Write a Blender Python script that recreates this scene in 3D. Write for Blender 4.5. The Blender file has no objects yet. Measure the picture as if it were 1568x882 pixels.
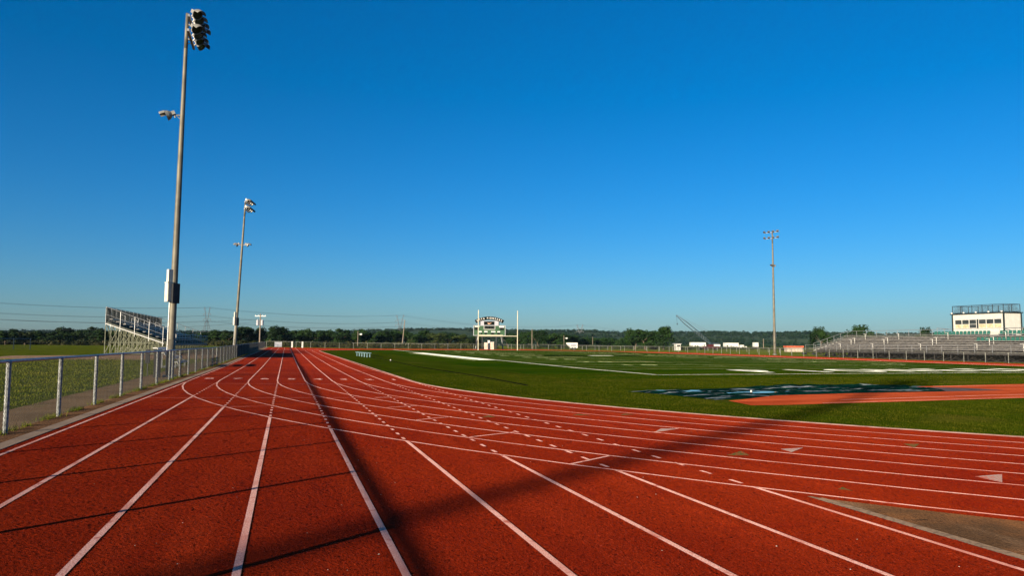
import bpy, bmesh, math, random
import numpy as np
from mathutils import Vector, Matrix
random.seed(7); rng = np.random.default_rng(7)
sc = bpy.context.scene; COL = sc.collection; R = math.radians

# ------------------------------------------------------------------ camera
F, YAW, PIT, ROL, EYE = 1130.0, 0.295845, 0.076274, 0.0065, 1.52     # f in pixels of a 1568 px wide frame
IW, IH = 1568, 882
fw = Vector((math.sin(YAW)*math.cos(PIT), math.cos(YAW)*math.cos(PIT), math.sin(PIT)))
rt = Vector((math.cos(YAW), -math.sin(YAW), 0)); up = rt.cross(fw)
r2 = rt*math.cos(ROL)+up*math.sin(ROL); u2 = -rt*math.sin(ROL)+up*math.cos(ROL)
cd = bpy.data.cameras.new('camera'); cam = bpy.data.objects.new('camera', cd); COL.objects.link(cam)
M = Matrix((r2, u2, -fw)).transposed().to_4x4(); M.translation = (0, 0, EYE); cam.matrix_world = M
cd.sensor_fit = 'HORIZONTAL'; cd.sensor_width = 36; cd.lens = F/IW*36; cd.clip_start = .05; cd.clip_end = 20000
sc.camera = cam

# ------------------------------------------------------------------ sky, sun, exposure
SUN_EL = R(10.4); SHADOW_AZ = R(51.3)                    # shadows run this far clockwise from +Y
SUN_AZ = SHADOW_AZ+math.pi
w = bpy.data.worlds.new('World'); sc.world = w; w.use_nodes = True
nt = w.node_tree; bg = nt.nodes['Background']
sky = nt.nodes.new('ShaderNodeTexSky'); sky.sky_type = 'NISHITA'; sky.sun_disc = False
sky.sun_elevation = SUN_EL; sky.sun_rotation = SUN_AZ; sky.altitude = 200
sky.air_density = 1.0; sky.dust_density = .75; sky.ozone_density = 6
hs = nt.nodes.new('ShaderNodeHueSaturation'); hs.inputs['Saturation'].default_value = 1.15
nt.links.new(sky.outputs[0], hs.inputs['Color']); nt.links.new(hs.outputs[0], bg.inputs[0])
bg.inputs[1].default_value = .076
sd = bpy.data.lights.new('sun', 'SUN'); sd.energy = 5.0; sd.angle = R(.53); sd.color = (1, .83, .62)
so = bpy.data.objects.new('sun', sd); COL.objects.link(so)
tosun = Vector((math.sin(SUN_AZ)*math.cos(SUN_EL), math.cos(SUN_AZ)*math.cos(SUN_EL), math.sin(SUN_EL)))
so.rotation_euler = tosun.to_track_quat('Z', 'Y').to_euler(); so.location = (0, -30, 60)
sc.view_settings.view_transform = 'Standard'; sc.view_settings.look = 'None'
sc.view_settings.exposure = 1.05; sc.view_settings.gamma = 1; sc.view_settings.use_curve_mapping = False
sc.render.engine = 'CYCLES'; sc.cycles.max_bounces = 5; sc.cycles.transparent_max_bounces = 8

# ------------------------------------------------------------------ terrain
BX = ([-99999, -4.2, 14, 55, 75, 99999], [.06, .06, -.2, -.2, -.45, -.45])
BY = ([-99999, 50, 170, 99999], [0, 0, .54, .54])
def zt(x, y): return float(np.interp(x, *BX)+np.interp(y, *BY))
def ray(px, py): return fw+r2*((px-IW/2)/F)-u2*((py-IH/2)/F)
def spot(px, py, depth): return Vector((0, 0, EYE))+ray(px, py)*depth        # a point seen there at that distance
def foot(px, depth):
    p = spot(px, 525, depth); return Vector((p.x, p.y, zt(p.x, p.y)))

# ------------------------------------------------------------------ materials
MATS = {}
def mat(name, col, rough=.6, metal=0, var=.0, vscale=3., col2=None, bump=0., bscale=40., spec=.5, droughness=0., detail=3, vdist=None, ramp=(.35, .65)):
    if name in MATS: return MATS[name]
    m = bpy.data.materials.new(name); m.use_nodes = True; MATS[name] = m
    t = m.node_tree; b = t.nodes['Principled BSDF']
    b.inputs['Roughness'].default_value = rough; b.inputs['Metallic'].default_value = metal
    b.inputs['Specular IOR Level'].default_value = spec; b.inputs['Diffuse Roughness'].default_value = droughness
    b.inputs['Base Color'].default_value = (*col, 1)
    geo = t.nodes.new('ShaderNodeNewGeometry')
    if var or col2:
        n = t.nodes.new('ShaderNodeTexNoise'); n.inputs['Scale'].default_value = vscale; n.inputs['Detail'].default_value = detail
        t.links.new(geo.outputs['Position'], n.inputs['Vector'])
        rp = t.nodes.new('ShaderNodeValToRGB'); rp.color_ramp.elements[0].position = ramp[0]; rp.color_ramp.elements[1].position = ramp[1]
        c2 = col2 if col2 else tuple(min(1, c*(1+var)) for c in col)
        c1 = col if col2 else tuple(c*(1-var) for c in col)
        rp.color_ramp.elements[0].color = (*c1, 1); rp.color_ramp.elements[1].color = (*c2, 1)
        t.links.new(n.outputs[0], rp.inputs[0]); t.links.new(rp.outputs[0], b.inputs['Base Color'])
    if bump:
        n = t.nodes.new('ShaderNodeTexNoise'); n.inputs['Scale'].default_value = bscale; n.inputs['Detail'].default_value = 2
        t.links.new(geo.outputs['Position'], n.inputs['Vector'])
        bp = t.nodes.new('ShaderNodeBump'); bp.inputs['Strength'].default_value = bump; bp.inputs['Distance'].default_value = .01
        t.links.new(n.outputs[0], bp.inputs['Height']); t.links.new(bp.outputs[0], b.inputs['Normal'])
    return m
def layered(name, layers, rough=.95, bump=.5, bscale=200, droughness=1., spec=.1, bdist=.004):
    """layers: first colour, then (colour, scale, lo, hi, strength, detail) noise masks over it"""
    m = bpy.data.materials.new(name); m.use_nodes = True; MATS[name] = m
    t = m.node_tree; b = t.nodes['Principled BSDF']; geo = t.nodes.new('ShaderNodeNewGeometry')
    b.inputs['Roughness'].default_value = rough; b.inputs['Specular IOR Level'].default_value = spec
    b.inputs['Diffuse Roughness'].default_value = droughness
    rgb = t.nodes.new('ShaderNodeRGB'); rgb.outputs[0].default_value = (*layers[0], 1); cur = rgb.outputs[0]
    for i, (c, s, lo, hi, k, det) in enumerate(layers[1:]):
        n = t.nodes.new('ShaderNodeTexNoise'); n.inputs['Detail'].default_value = det
        if isinstance(s, tuple):
            mp = t.nodes.new('ShaderNodeMapping'); mp.inputs['Scale'].default_value = (*s, 1)
            t.links.new(geo.outputs['Position'], mp.inputs['Vector']); t.links.new(mp.outputs[0], n.inputs['Vector']); n.inputs['Scale'].default_value = 1
        else:
            n.inputs['Scale'].default_value = s; t.links.new(geo.outputs['Position'], n.inputs['Vector'])
        mr = t.nodes.new('ShaderNodeMapRange'); mr.inputs[1].default_value = lo; mr.inputs[2].default_value = hi; mr.inputs[4].default_value = k
        t.links.new(n.outputs[0], mr.inputs[0])
        mx = t.nodes.new('ShaderNodeMix'); mx.data_type = 'RGBA'
        t.links.new(mr.outputs[0], mx.inputs['Factor']); t.links.new(cur, mx.inputs['A']); mx.inputs['B'].default_value = (*c, 1)
        cur = mx.outputs['Result']
    t.links.new(cur, b.inputs['Base Color'])
    n = t.nodes.new('ShaderNodeTexNoise'); n.inputs['Scale'].default_value = bscale; n.inputs['Detail'].default_value = 3
    t.links.new(geo.outputs['Position'], n.inputs['Vector'])
    bp = t.nodes.new('ShaderNodeBump'); bp.inputs['Strength'].default_value = bump; bp.inputs['Distance'].default_value = bdist
    t.links.new(n.outputs[0], bp.inputs['Height']); t.links.new(bp.outputs[0], b.inputs['Normal'])
    return m

M_TRACK = layered('track_rubber', [(.215, .0180, .0020), ((.150, .009, .0016), .22, .40, .65, .8, 4), ((.34, .034, .006), (1.4, .10), .52, .72, .5, 4),
    ((.12, .006, .0015), 120., .50, .64, .45, 2), ((.50, .10, .05), 90., .64, .72, .35, 1), ((.15, .008, .002), 1.7, .60, .72, .5, 5), ((.16, .009, .002), (5., .05), .66, .74, .5, 3)], bump=.8, bscale=140, bdist=.015, spec=.02)
M_RUNWAY = layered('faded_runway_rubber', [(.27, .048, .018), ((.20, .030, .010), .5, .40, .65, .8, 5), ((.42, .085, .03), (.12, 1.4), .52, .72, .6, 4)], bump=.8, bscale=140, bdist=.015, spec=0)
M_LINE = layered('lane_paint', [(.60, .36, .30), ((.26, .03, .012), 150., .48, .62, .8, 2), ((.36, .12, .085), 1.1, .48, .70, .75, 5), ((.28, .05, .03), 6., .60, .72, .8, 4)], bump=.6, bscale=170, bdist=.006)
M_LINEW = layered('worn_lane_paint', [(.50, .16, .11), ((.36, .05, .03), 2.5, .45, .6, .8, 4)], bump=.6, bscale=170, bdist=.006)
M_GREYMK = layered('grey_marking_paint', [(.19, .155, .14), ((.22, .035, .015), 40., .50, .64, .8, 4), ((.25, .03, .01), 5., .56, .68, .8, 4)], bump=.6)
M_GREENMK = layered('green_marking_paint', [(.028, .050, .010), ((.18, .020, .005), 30., .45, .60, .8, 3)], bump=.6)
M_GRASS = layered('rough_grass', [(.052, .075, .006), ((.095, .105, .012), .35, .42, .62, .8, 5), ((.022, .036, .004), 1.6, .50, .66, .7, 5), ((.12, .10, .035), .9, .60, .72, .5, 6)], bump=1, bscale=25, bdist=.05, spec=0)
M_INFIELD = layered('infield_grass', [(.018, .034, .0012), ((.036, .048, .0025), .5, .42, .62, .7, 5), ((.017, .026, .0015), (.9, .10), .48, .62, .6, 4), ((.010, .016, .001), 9., .52, .66, .6, 3), ((.060, .050, .010), .23, .58, .70, .5, 6)], bump=1, bscale=40, bdist=.03, spec=0)
M_TURF = layered('football_turf', [(.009, .027, .0006), ((.018, .036, .0012), (.03, .20), .47, .53, .8, 2), ((.010, .020, .001), (.10, .6), .5, .62, .7, 4), ((.040, .046, .006), .25, .55, .7, .6, 5)], bump=1, bscale=60, bdist=.02, spec=0)
M_BLADE = mat('grass_blade', (.026, .038, .002), .8, col2=(.070, .068, .006), vscale=1.3, detail=5, spec=0, droughness=1)
M_BLADE2 = mat('dry_grass_blade', (.070, .108, .006), .8, col2=(.20, .20, .022), vscale=.7, detail=5, spec=0, droughness=1)
M_PATH = layered('worn_walkway', [(.125, .086, .050), ((.08, .056, .034), .8, .42, .62, .8, 5), ((.18, .15, .115), 22., .58, .70, .5, 3), ((.05, .06, .012), 1.4, .62, .72, .6, 6)], bump=.7, bscale=60, spec=0)
M_SOIL = layered('brown_soil', [(.15, .080, .040), ((.08, .045, .025), 3., .45, .62, .8, 5), ((.22, .14, .09), 30., .56, .7, .7, 3)], bump=1, bscale=35, bdist=.02, spec=0)
M_GRAVEL = layered('pink_gravel', [(.22, .145, .095), ((.13, .09, .06), 2., .42, .62, .7, 5), ((.06, .065, .015), .6, .58, .7, .7, 4)], bump=1, bscale=25, bdist=.02, spec=0)
M_CONC = layered('kerb_concrete', [(.17, .125, .09), ((.13, .10, .075), 1.5, .42, .62, .8, 5), ((.30, .25, .19), 30., .58, .7, .5, 3)], bump=.5, bscale=60)
M_WEDGE = layered('stained_concrete', [(.145, .068, .030), ((.055, .036, .022), 1.3, .40, .60, .8, 5), ((.16, .10, .06), (3., 1.), .55, .7, .6, 5), ((.040, .028, .020), 28., .52, .66, .5, 3), ((.022, .016, .012), (1.5, 6.), .64, .68, .8, 6)], bump=1, bscale=45, bdist=.02, spec=0)
M_WEDGE2 = layered('grey_concrete_edge', [(.15, .105, .07), ((.07, .05, .036), 20., .45, .62, .8, 4)], bump=.8, bscale=80)
M_KERBIN = layered('tan_kerb', [(.26, .17, .14), ((.15, .08, .06), 3., .45, .62, .7, 4)], bump=.4)
M_FPAINT = layered('field_paint', [(.66, .68, .58), ((.16, .20, .09), 3., .52, .70, .7, 6)], bump=.8, bscale=60, bdist=.02, spec=0)
M_FPAINTW = layered('faded_field_paint', [(.34, .38, .19), ((.06, .085, .012), 1.3, .46, .70, .75, 5)], bump=.8, bscale=60, bdist=.02, spec=0)
M_FYEL = layered('yellow_field_paint', [(.48, .47, .24), ((.07, .08, .012), 2., .45, .7, .7, 5)], bump=.8, bscale=60, bdist=.02, spec=0)
M_FBLACK = layered('dark_field_paint', [(.002, .003, .002), ((.008, .014, .004), 3., .5, .7, .6, 4)], bump=.8, spec=0)
M_GALV = mat('galvanised_steel', (.30, .31, .31), .45, .5, var=.25, vscale=9, bump=.15, bscale=60)
M_POST = mat('galvanised_post', (.17, .18, .172), .5, .3, var=.5, vscale=22, bump=.3, bscale=80)
M_POSTF = mat('weathered_post', (.19, .195, .165), .6, .2, var=.3, vscale=3)
M_WIRE = mat('chain_wire', (.055, .057, .052), .6, .3, var=.3, vscale=5)
M_POLE = mat('weathered_pole', (.13, .118, .085), .6, .2, var=.25, vscale=1.6, bump=.2, bscale=30)
M_LAMP = mat('lamp_housing', (.23, .225, .20), .45, .2, var=.2, vscale=8)
M_DARK = mat('dark_metal', (.02, .022, .025), .5, .3, var=.3, vscale=6)
M_GLASS = mat('lamp_glass', (.03, .032, .036), .08, 0, var=.2, vscale=3, spec=.8)
M_BOX = mat('white_cabinet', (.55, .52, .42), .5, 0, var=.1, vscale=5)
M_BLACKBOX = mat('black_cabinet', (.012, .013, .014), .6, 0, var=.3, vscale=6)
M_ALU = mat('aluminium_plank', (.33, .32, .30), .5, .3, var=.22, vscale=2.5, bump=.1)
M_ALUD = mat('dull_shaded_aluminium', (.055, .052, .047), .6, .2, var=.3, vscale=2.)  # dull metal, colour darkened further to paint the shadow gaps between bench rows
M_FRAME = mat('green_grey_frame', (.13, .14, .088), .6, .1, var=.25, vscale=3)
M_SCREEN = mat('grey_windscreen', (.055, .065, .06), .9, 0, var=.2, vscale=2, droughness=1)
M_NAVY = mat('navy_windscreen', (.010, .013, .040), .85, 0, var=.3, vscale=1.5, droughness=1)
M_WHITE = mat('white_paint', (.58, .58, .53), .5, 0, var=.1, vscale=2)
M_CREAM = mat('cream_siding', (.50, .50, .45), .55, 0, var=.06, vscale=2)
M_TRIM = mat('dark_green_trim', (.012, .02, .02), .5, 0, var=.2, vscale=4)
M_WIN = mat('window_glass', (.03, .035, .035), .06, 0, var=.3, vscale=1., spec=.9)
M_BLIND = mat('tan_interior', (.52, .40, .24), .8, 0, var=.25, vscale=3)
M_TEAL = mat('teal_seat', (.025, .11, .085), .45, 0, var=.2, vscale=8)
M_SIGNG = mat('scoreboard_green', (.010, .062, .016), .5, 0, var=.15, vscale=2)
M_SIGNB = mat('sign_black', (.004, .006, .005), .7, 0, var=.2, vscale=3, spec=.05)
M_PANEL = mat('grey_panel', (.34, .35, .38), .5, 0, var=.1, vscale=3)
M_AD = mat('sign_cream', (.54, .50, .36), .5, 0, var=.1, vscale=1.5)
M_DIGIT = mat('dim_digit', (.016, .022, .020), .4, 0, var=.2, vscale=8)
M_TARP = layered('green_tarp', [(.004, .036, .024), ((.002, .011, .009), 1.2, .45, .6, .8, 5), ((.014, .07, .045), 4., .58, .7, .6, 4), ((.34, .38, .36), (.5, 3.2), .575, .63, .85, 6)], rough=.6, bump=1., bscale=5, bdist=.08, droughness=0, spec=0)  # last layer: pale streaks, highlights on the folds painted into the colour
M_BARK = mat('bark', (.10, .075, .05), .9, var=.3, vscale=4, bump=.5, bscale=15)
M_WOOD = mat('weathered_wood_pole', (.20, .16, .12), .85, var=.25, vscale=5)
M_TOWER = mat('tower_steel', (.12, .13, .14), .6, .3, var=.15, vscale=.5)
M_CABLE = mat('cable', (.05, .055, .06), .6, .2, var=.2, vscale=1)
M_CRANE = mat('crane_steel', (.035, .06, .075), .5, .2, var=.25, vscale=1)
M_RED = mat('rust_red_sheet', (.42, .09, .04), .6, 0, var=.2, vscale=1.5)
M_MAROON = mat('maroon_paint', (.06, .008, .008), .5, 0, var=.2, vscale=1.5)
M_TYRE = mat('tyre_rubber', (.02, .02, .02), .8, 0, var=.2, vscale=5)
M_BEIGE = mat('beige_box_paint', (.46, .38, .30), .6, 0, var=.2, vscale=2)
M_BENCH = mat('bench_teal_grey', (.20, .33, .34), .5, .2, var=.2, vscale=3)
M_HOSE = mat('black_hose', (.004, .005, .004), .9, spec=0, metal=0, var=.3, vscale=4)
def leafmat(name, c1, c2, s=.35):
    m = mat(name, c1, .7, 0, col2=c2, vscale=s, detail=5, spec=.15, droughness=1, ramp=(.38, .62)); return m
M_LEAF = [leafmat('dark_leaves', (.0035, .014, .003), (.014, .036, .006)), leafmat('mid_leaves', (.006, .021, .004), (.021, .048, .008)), leafmat('olive_leaves', (.013, .026, .005), (.036, .052, .011))]
M_SCRUB = leafmat('dry_scrub', (.012, .021, .005), (.052, .050, .014), .25)
M_HILL = leafmat('hill_canopy', (.003, .012, .006), (.010, .025, .010), .03)
M_HILLG = layered('hill_ground', [(.010, .020, .008), ((.022, .032, .012), .01, .45, .6, .7, 4)], bump=.2, bscale=.1)

# ------------------------------------------------------------------ mesh building
class MB:
    def __init__(s): s.v = []; s.f = []; s.m = []; s.mi = 0
    def add(s, vs, fs):
        o = len(s.v); s.v += [tuple(v) for v in vs]; s.f += [tuple(i+o for i in f) for f in fs]; s.m += [s.mi]*len(fs); return s
    def box(s, c, d, rot=None):
        hx, hy, hz = d[0]/2, d[1]/2, d[2]/2; c = Vector(c)
        vs = [Vector((x, y, z)) for z in (-hz, hz) for y in (-hy, hy) for x in (-hx, hx)]
        if rot is not None: vs = [rot @ v for v in vs]
        return s.add([v+c for v in vs], [(0, 2, 3, 1), (4, 5, 7, 6), (0, 1, 5, 4), (2, 6, 7, 3), (0, 4, 6, 2), (1, 3, 7, 5)])
    def tube(s, a, b, r0, r1=None, n=8, cap=True):
        a = Vector(a); b = Vector(b); r1 = r0 if r1 is None else r1
        d = (b-a); 
        if d.length < 1e-6: return s
        d.normalize(); x = d.orthogonal().normalized(); y = d.cross(x)
        ring = lambda c, r: [c+(x*math.cos(2*math.pi*i/n)+y*math.sin(2*math.pi*i/n))*r for i in range(n)]
        fs = [(i, (i+1) % n, n+(i+1) % n, n+i) for i in range(n)]
        if cap: fs += [tuple(range(n-1, -1, -1)), tuple(range(n, 2*n))]
        return s.add(ring(a, r0)+ring(b, r1), fs)
    def path(s, pts, r, n=6):
        pts = [Vector(p) for p in pts]; rings = []
        for i, p in enumerate(pts):
            d = (pts[min(i+1, len(pts)-1)]-pts[max(i-1, 0)]).normalized()
            x = d.cross(Vector((0, 0, 1)))
            x = d.orthogonal().normalized() if x.length < 1e-4 else x.normalized(); y = d.cross(x)
            rings.append([p+(x*math.cos(2*math.pi*k/n)+y*math.sin(2*math.pi*k/n))*r for k in range(n)])
        fs = []
        for i in range(len(pts)-1):
            for k in range(n): fs.append((i*n+k, i*n+(k+1) % n, (i+1)*n+(k+1) % n, (i+1)*n+k))
        fs += [tuple(range(n-1, -1, -1)), tuple(range((len(pts)-1)*n, len(pts)*n))]
        return s.add([v for r_ in rings for v in r_], fs)
    def lathe(s, prof, n=16, T=None, a0=0, a1=2*math.pi):
        """prof (x, r) about +X"""
        full = abs(a1-a0-2*math.pi) < 1e-5; k = n if full else n+1; vs = []; fs = []
        for x, r in prof:
            for i in range(k):
                a = a0+(a1-a0)*i/n; v = Vector((x, r*math.cos(a), r*math.sin(a))); vs.append(T @ v if T else v)
        for j in range(len(prof)-1):
            for i in range(n if full else n):
                i2 = (i+1) % k; fs.append((j*k+i, j*k+i2, (j+1)*k+i2, (j+1)*k+i))
        return s.add(vs, fs)
    def obj(s, name, mats, parent=None, loc=None, smooth=False):
        me = bpy.data.meshes.new(name); me.from_pydata(s.v, [], s.f)
        for m in (mats if isinstance(mats, (list, tuple)) else [mats]): me.materials.append(m)
        if any(s.m): me.polygons.foreach_set('material_index', s.m)
        if smooth: me.polygons.foreach_set('use_smooth', [True]*len(me.polygons))
        me.update(); return link(name, me, parent, loc)
def link(name, me, parent=None, loc=None):
    o = bpy.data.objects.new(name, me); COL.objects.link(o)
    if parent: o.parent = parent
    if loc: o.location = loc
    return o
def npmesh(name, verts, k, material):
    """k-gon soup from an (n*k, 3) array"""
    n = len(verts)//k; me = bpy.data.meshes.new(name)
    me.vertices.add(len(verts)); me.vertices.foreach_set('co', verts.astype(np.float32).ravel())
    me.loops.add(n*k); me.loops.foreach_set('vertex_index', np.arange(n*k, dtype=np.int32))
    me.polygons.add(n); me.polygons.foreach_set('loop_start', np.arange(0, n*k, k, dtype=np.int32))
    me.polygons.foreach_set('loop_total', np.full(n, k, dtype=np.int32))
    me.materials.append(material); me.update(calc_edges=True); me.validate(); return me
def tag(o, label=None, cat=None, group=None, kind=None):
    if label: o['label'] = label
    if cat: o['category'] = cat
    if group: o['group'] = group
    if kind: o['kind'] = kind
    return o
def thing(name, label, cat, loc, group=None, rz=0):
    o = bpy.data.objects.new(name, None); COL.objects.link(o); o.location = loc; o.rotation_euler = (0, 0, rz)
    o.empty_display_size = .2; return tag(o, label, cat, group)
def copy_tree(o, parent=None):
    c = o.copy(); COL.objects.link(c); c.parent = parent
    for ch in list(o.children): copy_tree(ch, c)
    return c
def drape(bm, off):
    bm.verts.ensure_lookup_table()
    for co, no in [((x, 0, 0), (1, 0, 0)) for x in BX[0][1:-1]]+[((0, y, 0), (0, 1, 0)) for y in BY[0][1:-1]]:
        bmesh.ops.bisect_plane(bm, geom=bm.verts[:]+bm.edges[:]+bm.faces[:], plane_co=co, plane_no=no, dist=1e-5)
    for v in bm.verts: v.co.z = zt(v.co.x, v.co.y)+off
    bmesh.ops.triangulate(bm, faces=bm.faces[:])
    bmesh.ops.recalc_face_normals(bm, faces=bm.faces[:])
    for f in bm.faces:
        if f.normal.z < 0: f.normal_flip()
def sheet(name, polys, off, material, kind='structure', label=None, cat=None):
    bm = bmesh.new()
    for poly in polys: bm.faces.new([bm.verts.new((x, y, 0)) for x, y in poly])
    drape(bm, off); me = bpy.data.meshes.new(name); bm.to_mesh(me); bm.free(); me.materials.append(material)
    return tag(link(name, me), label, cat, None, kind)
def strip(pts, wd, closed=False):
    """quads along a ground polyline"""
    out = []; P = [Vector((p[0], p[1])) for p in pts]; n = len(P)
    L = []; Rr = []
    for i in range(n):
        a = P[i-1] if (i > 0 or closed) else P[i]; b = P[(i+1) % n] if (i < n-1 or closed) else P[i]
        d = (b-a).normalized(); nn = Vector((-d.y, d.x)); L.append(P[i]+nn*wd/2); Rr.append(P[i]-nn*wd/2)
    for i in range(n if closed else n-1):
        j = (i+1) % n; out.append([tuple(L[i]), tuple(L[j]), tuple(Rr[j]), tuple(Rr[i])])
    return out

# ------------------------------------------------------------------ ground, track, field
X0, LW, RO = -3.468, 1.067, 37.33; RI = 8*LW
CA = [(33.84, 31.03), (41.5, 31.03), (41.5, 121.0), (33.84, 121.0)]   # centres of the track's corner arcs
def loop(off, step=3):
    """closed line, off metres inside the outermost lane line"""
    r = RO-off; pts = []
    for (cx, cy), a0 in zip(CA, (180, 270, 0, 90)):
        for a in range(a0, a0+91, step): pts.append((cx+r*math.cos(R(a)), cy+r*math.sin(R(a))))
    return pts
def GRAIN():
    """the granular rubber top of the nearer track: a rough height field, grains a few mm high"""
    dt = .0016; th = np.arange(YAW-.86, YAW+.86, dt); nr = int(math.log(46/2.4)/dt); r = 2.4*np.exp(np.arange(nr)*dt)
    TH, RR = np.meshgrid(th, r); cell = RR*dt
    TH = TH+rng.uniform(-.35, .35, TH.shape)*dt; RJ = RR*(1+rng.uniform(-.35, .35, TH.shape)*dt)
    X, Y = RJ*np.sin(TH), RJ*np.cos(TH)
    amp = np.minimum(cell*.36, .0070)*np.clip((46-RR)/28, 0, 1)
    Z = np.interp(X, *BX)+np.interp(Y, *BY)+.0085+amp*(rng.random(TH.shape)**1.6-.42)
    cx, cy = CA[0]; d = np.hypot(X-cx, Y-cy); ch = (X > -3.62) & (X < 5.33)
    ring = np.where((X < cx) & (Y < cy), (d < RO+.14) & (d > RO-RI-.02), (X > -3.62) & (X < cx-RO+RI+.02) & (Y > cy))
    ok = ch | ring | ((X >= cx) & (Y < cy-RO+RI+.02) & (Y > cy-RO-.14))
    n, m = TH.shape; idx = np.arange(n*m).reshape(n, m)
    q = np.stack([idx[:-1, :-1], idx[:-1, 1:], idx[1:, 1:], idx[1:, :-1]], -1)
    qo = ok[:-1, :-1] & ok[:-1, 1:] & ok[1:, 1:] & ok[1:, :-1]; q = q[qo][:, ::-1]
    t = np.concatenate([q[:, [0, 1, 2]], q[:, [0, 2, 3]]]); used, inv = np.unique(t, return_inverse=True); inv = inv.reshape(-1).astype(np.int32)
    V = np.stack([X, Y, Z], -1).reshape(-1, 3)[used]; k = len(t)
    me = bpy.data.meshes.new('track_surface'); me.vertices.add(len(V)); me.vertices.foreach_set('co', V.astype(np.float32).ravel())
    me.loops.add(k*3); me.loops.foreach_set('vertex_index', inv); me.polygons.add(k)
    me.polygons.foreach_set('loop_start', np.arange(0, k*3, 3, dtype=np.int32)); me.polygons.foreach_set('loop_total', np.full(k, 3, dtype=np.int32))
    me.materials.append(M_TRACK); me.update(calc_edges=True); tag(link('track_surface', me), kind='structure')
sheet('ground', [[(-7000, -7000), (7000, -7000), (7000, 7000), (-7000, 7000)]], -.004, M_GRASS)
outer = [(CA[0][0]+37.47*math.cos(R(a)), CA[0][1]+37.47*math.sin(R(a))) for a in range(180, 271, 2)]
outer += [(CA[1][0]+37.47*math.cos(R(a)), CA[1][1]+37.47*math.sin(R(a))) for a in range(270, 361, 3)]
outer += [(82.4, 42), (82.4, 138), (80.5, 148), (75, 157), (66, 164), (58, 166.8), (-3.63, 166.8)]
sheet('concrete_apron', [[(5.0, -12), (16, -12), (16, 0), (9, 4.6), (6.2, 6.6), (5.0, 8)]], 0, M_WEDGE)
sheet('concrete_edge', [[(5.33, -12), (5.47, -12), (5.47, 6.6), (5.33, 7.1)]], .003, M_WEDGE2)
sheet('running_track', [outer], .0025, M_TRACK)
sheet('track_chute', [[(-3.63, -40), (5.34, -40), (5.34, 60), (-3.63, 60)]], .004, M_TRACK)
GRAIN()
sheet('infield', [loop(RI+.16)], .009, M_INFIELD)
kb = MB(); lp = loop(RI+.11)
for q in strip(lp, .09, True):
    z = [zt(*p) for p in q]
    kb.add([(p[0], p[1], zz+h) for h in (.0, .02) for p, zz in zip(q, z)], [(4, 5, 6, 7), (0, 1, 5, 4), (2, 3, 7, 6)])
tag(kb.obj('infield_kerb', M_KERBIN), kind='structure')
# lane lines
polys = strip([(X0, -40), (X0, 31)], .052)
for k in range(9): polys += strip(loop(k*LW), .050, True)
for k in range(1, 9):
    x = X0+k*LW; yc = CA[0][1]-math.sqrt(RO**2-(x-CA[0][0])**2)
    polys += strip([(x, -40), (x, yc)], .056)
    y = yc+.25
    while y < 29.5:
        polys += strip([(x, y), (x, y+.24)], .05); y += .62+.05*random.random()
for k in range(6):
    polys += strip([(X0+k*LW, 121), (X0+k*LW, 166)], .05)
# staggered start marks across single lanes
for a, b in [((3.63, 9.17), (4.47, 9.79)), ((2.99, 12.15), (3.95, 12.74)), ((2.57, 15.04), (3.44, 15.69)), ((2.37, 18.07), (3.19, 18.61)), ((2.45, 21.45), (2.96, 21.68))]:
    polys += strip([a, b], .05)
polys += strip([(6.56, 12.42), (7.32, 12.92)], .05)
sheet('lane_lines', polys, .012, M_LINE)
pw = strip([(-3.4, 21.4), (3.2, 21.4)], .045)+strip([(-3.4, 28.6), (5.0, 28.6)], .05)+strip([(-3.3, 38.5), (5.2, 38.5)], .05)
pw += strip([(-1.4, 18.4), (-.3, 18.6)], .05)
sheet('faded_lines', pw, .0145, M_LINEW)
def text_faces(txt, size, bold=.0):
    cu = bpy.data.curves.new('t', 'FONT'); cu.body = txt; cu.size = size; cu.offset = bold; cu.align_x = 'CENTER'; cu.resolution_u = 3
    o = bpy.data.objects.new('t', cu); COL.objects.link(o); dg = bpy.context.evaluated_depsgraph_get()
    me = bpy.data.meshes.new_from_object(o.evaluated_get(dg)); bpy.data.objects.remove(o)
    vs = [v.co.copy() for v in me.vertices]; fs = [tuple(p.vertices) for p in me.polygons]; bpy.data.meshes.remove(me); return vs, fs
def ground_text(name, items, off, material):
    polys = []
    for txt, x, y, sx, sy, bold in items:
        vs, fs = text_faces(txt, 1, bold)
        for f in fs: polys.append([(x+vs[i].x*sx, y+vs[i].y*sy) for i in f])
    return sheet(name, polys, off, material)
ground_text('lane_numbers', [(str(8-k), X0+(k+.5)*LW, 32.0, .75, 1.25, .02) for k in range(8)], .0165, M_LINE)
sheet('grey_relay_marks', [[(6.56, 12.42), (6.98, 12.97), (7.30, 12.87)], [(7.48, 10.01), (7.97, 10.09), (7.41, 9.66)], [(8.36, 7.35), (8.9, 7.42), (8.31, 6.93)]], .0125, M_GREYMK)
sheet('green_relay_marks', [[(6.18, 9.52), (6.54, 9.46), (6.70, 9.91)], [(10.13, 10.26), (10.43, 10.21), (9.9, 9.8)], [(5.95, 6.97), (6.04, 6.84), (6.09, 7.06)], [(4.05, 15.49), (4.38, 15.46), (4.33, 15.91)], [(6.25, 15.76), (6.7, 15.72), (6.51, 16.06)], [(7.4, 15.67), (7.87, 15.87), (7.67, 16.05)]], .0125, M_GREENMK)
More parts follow.
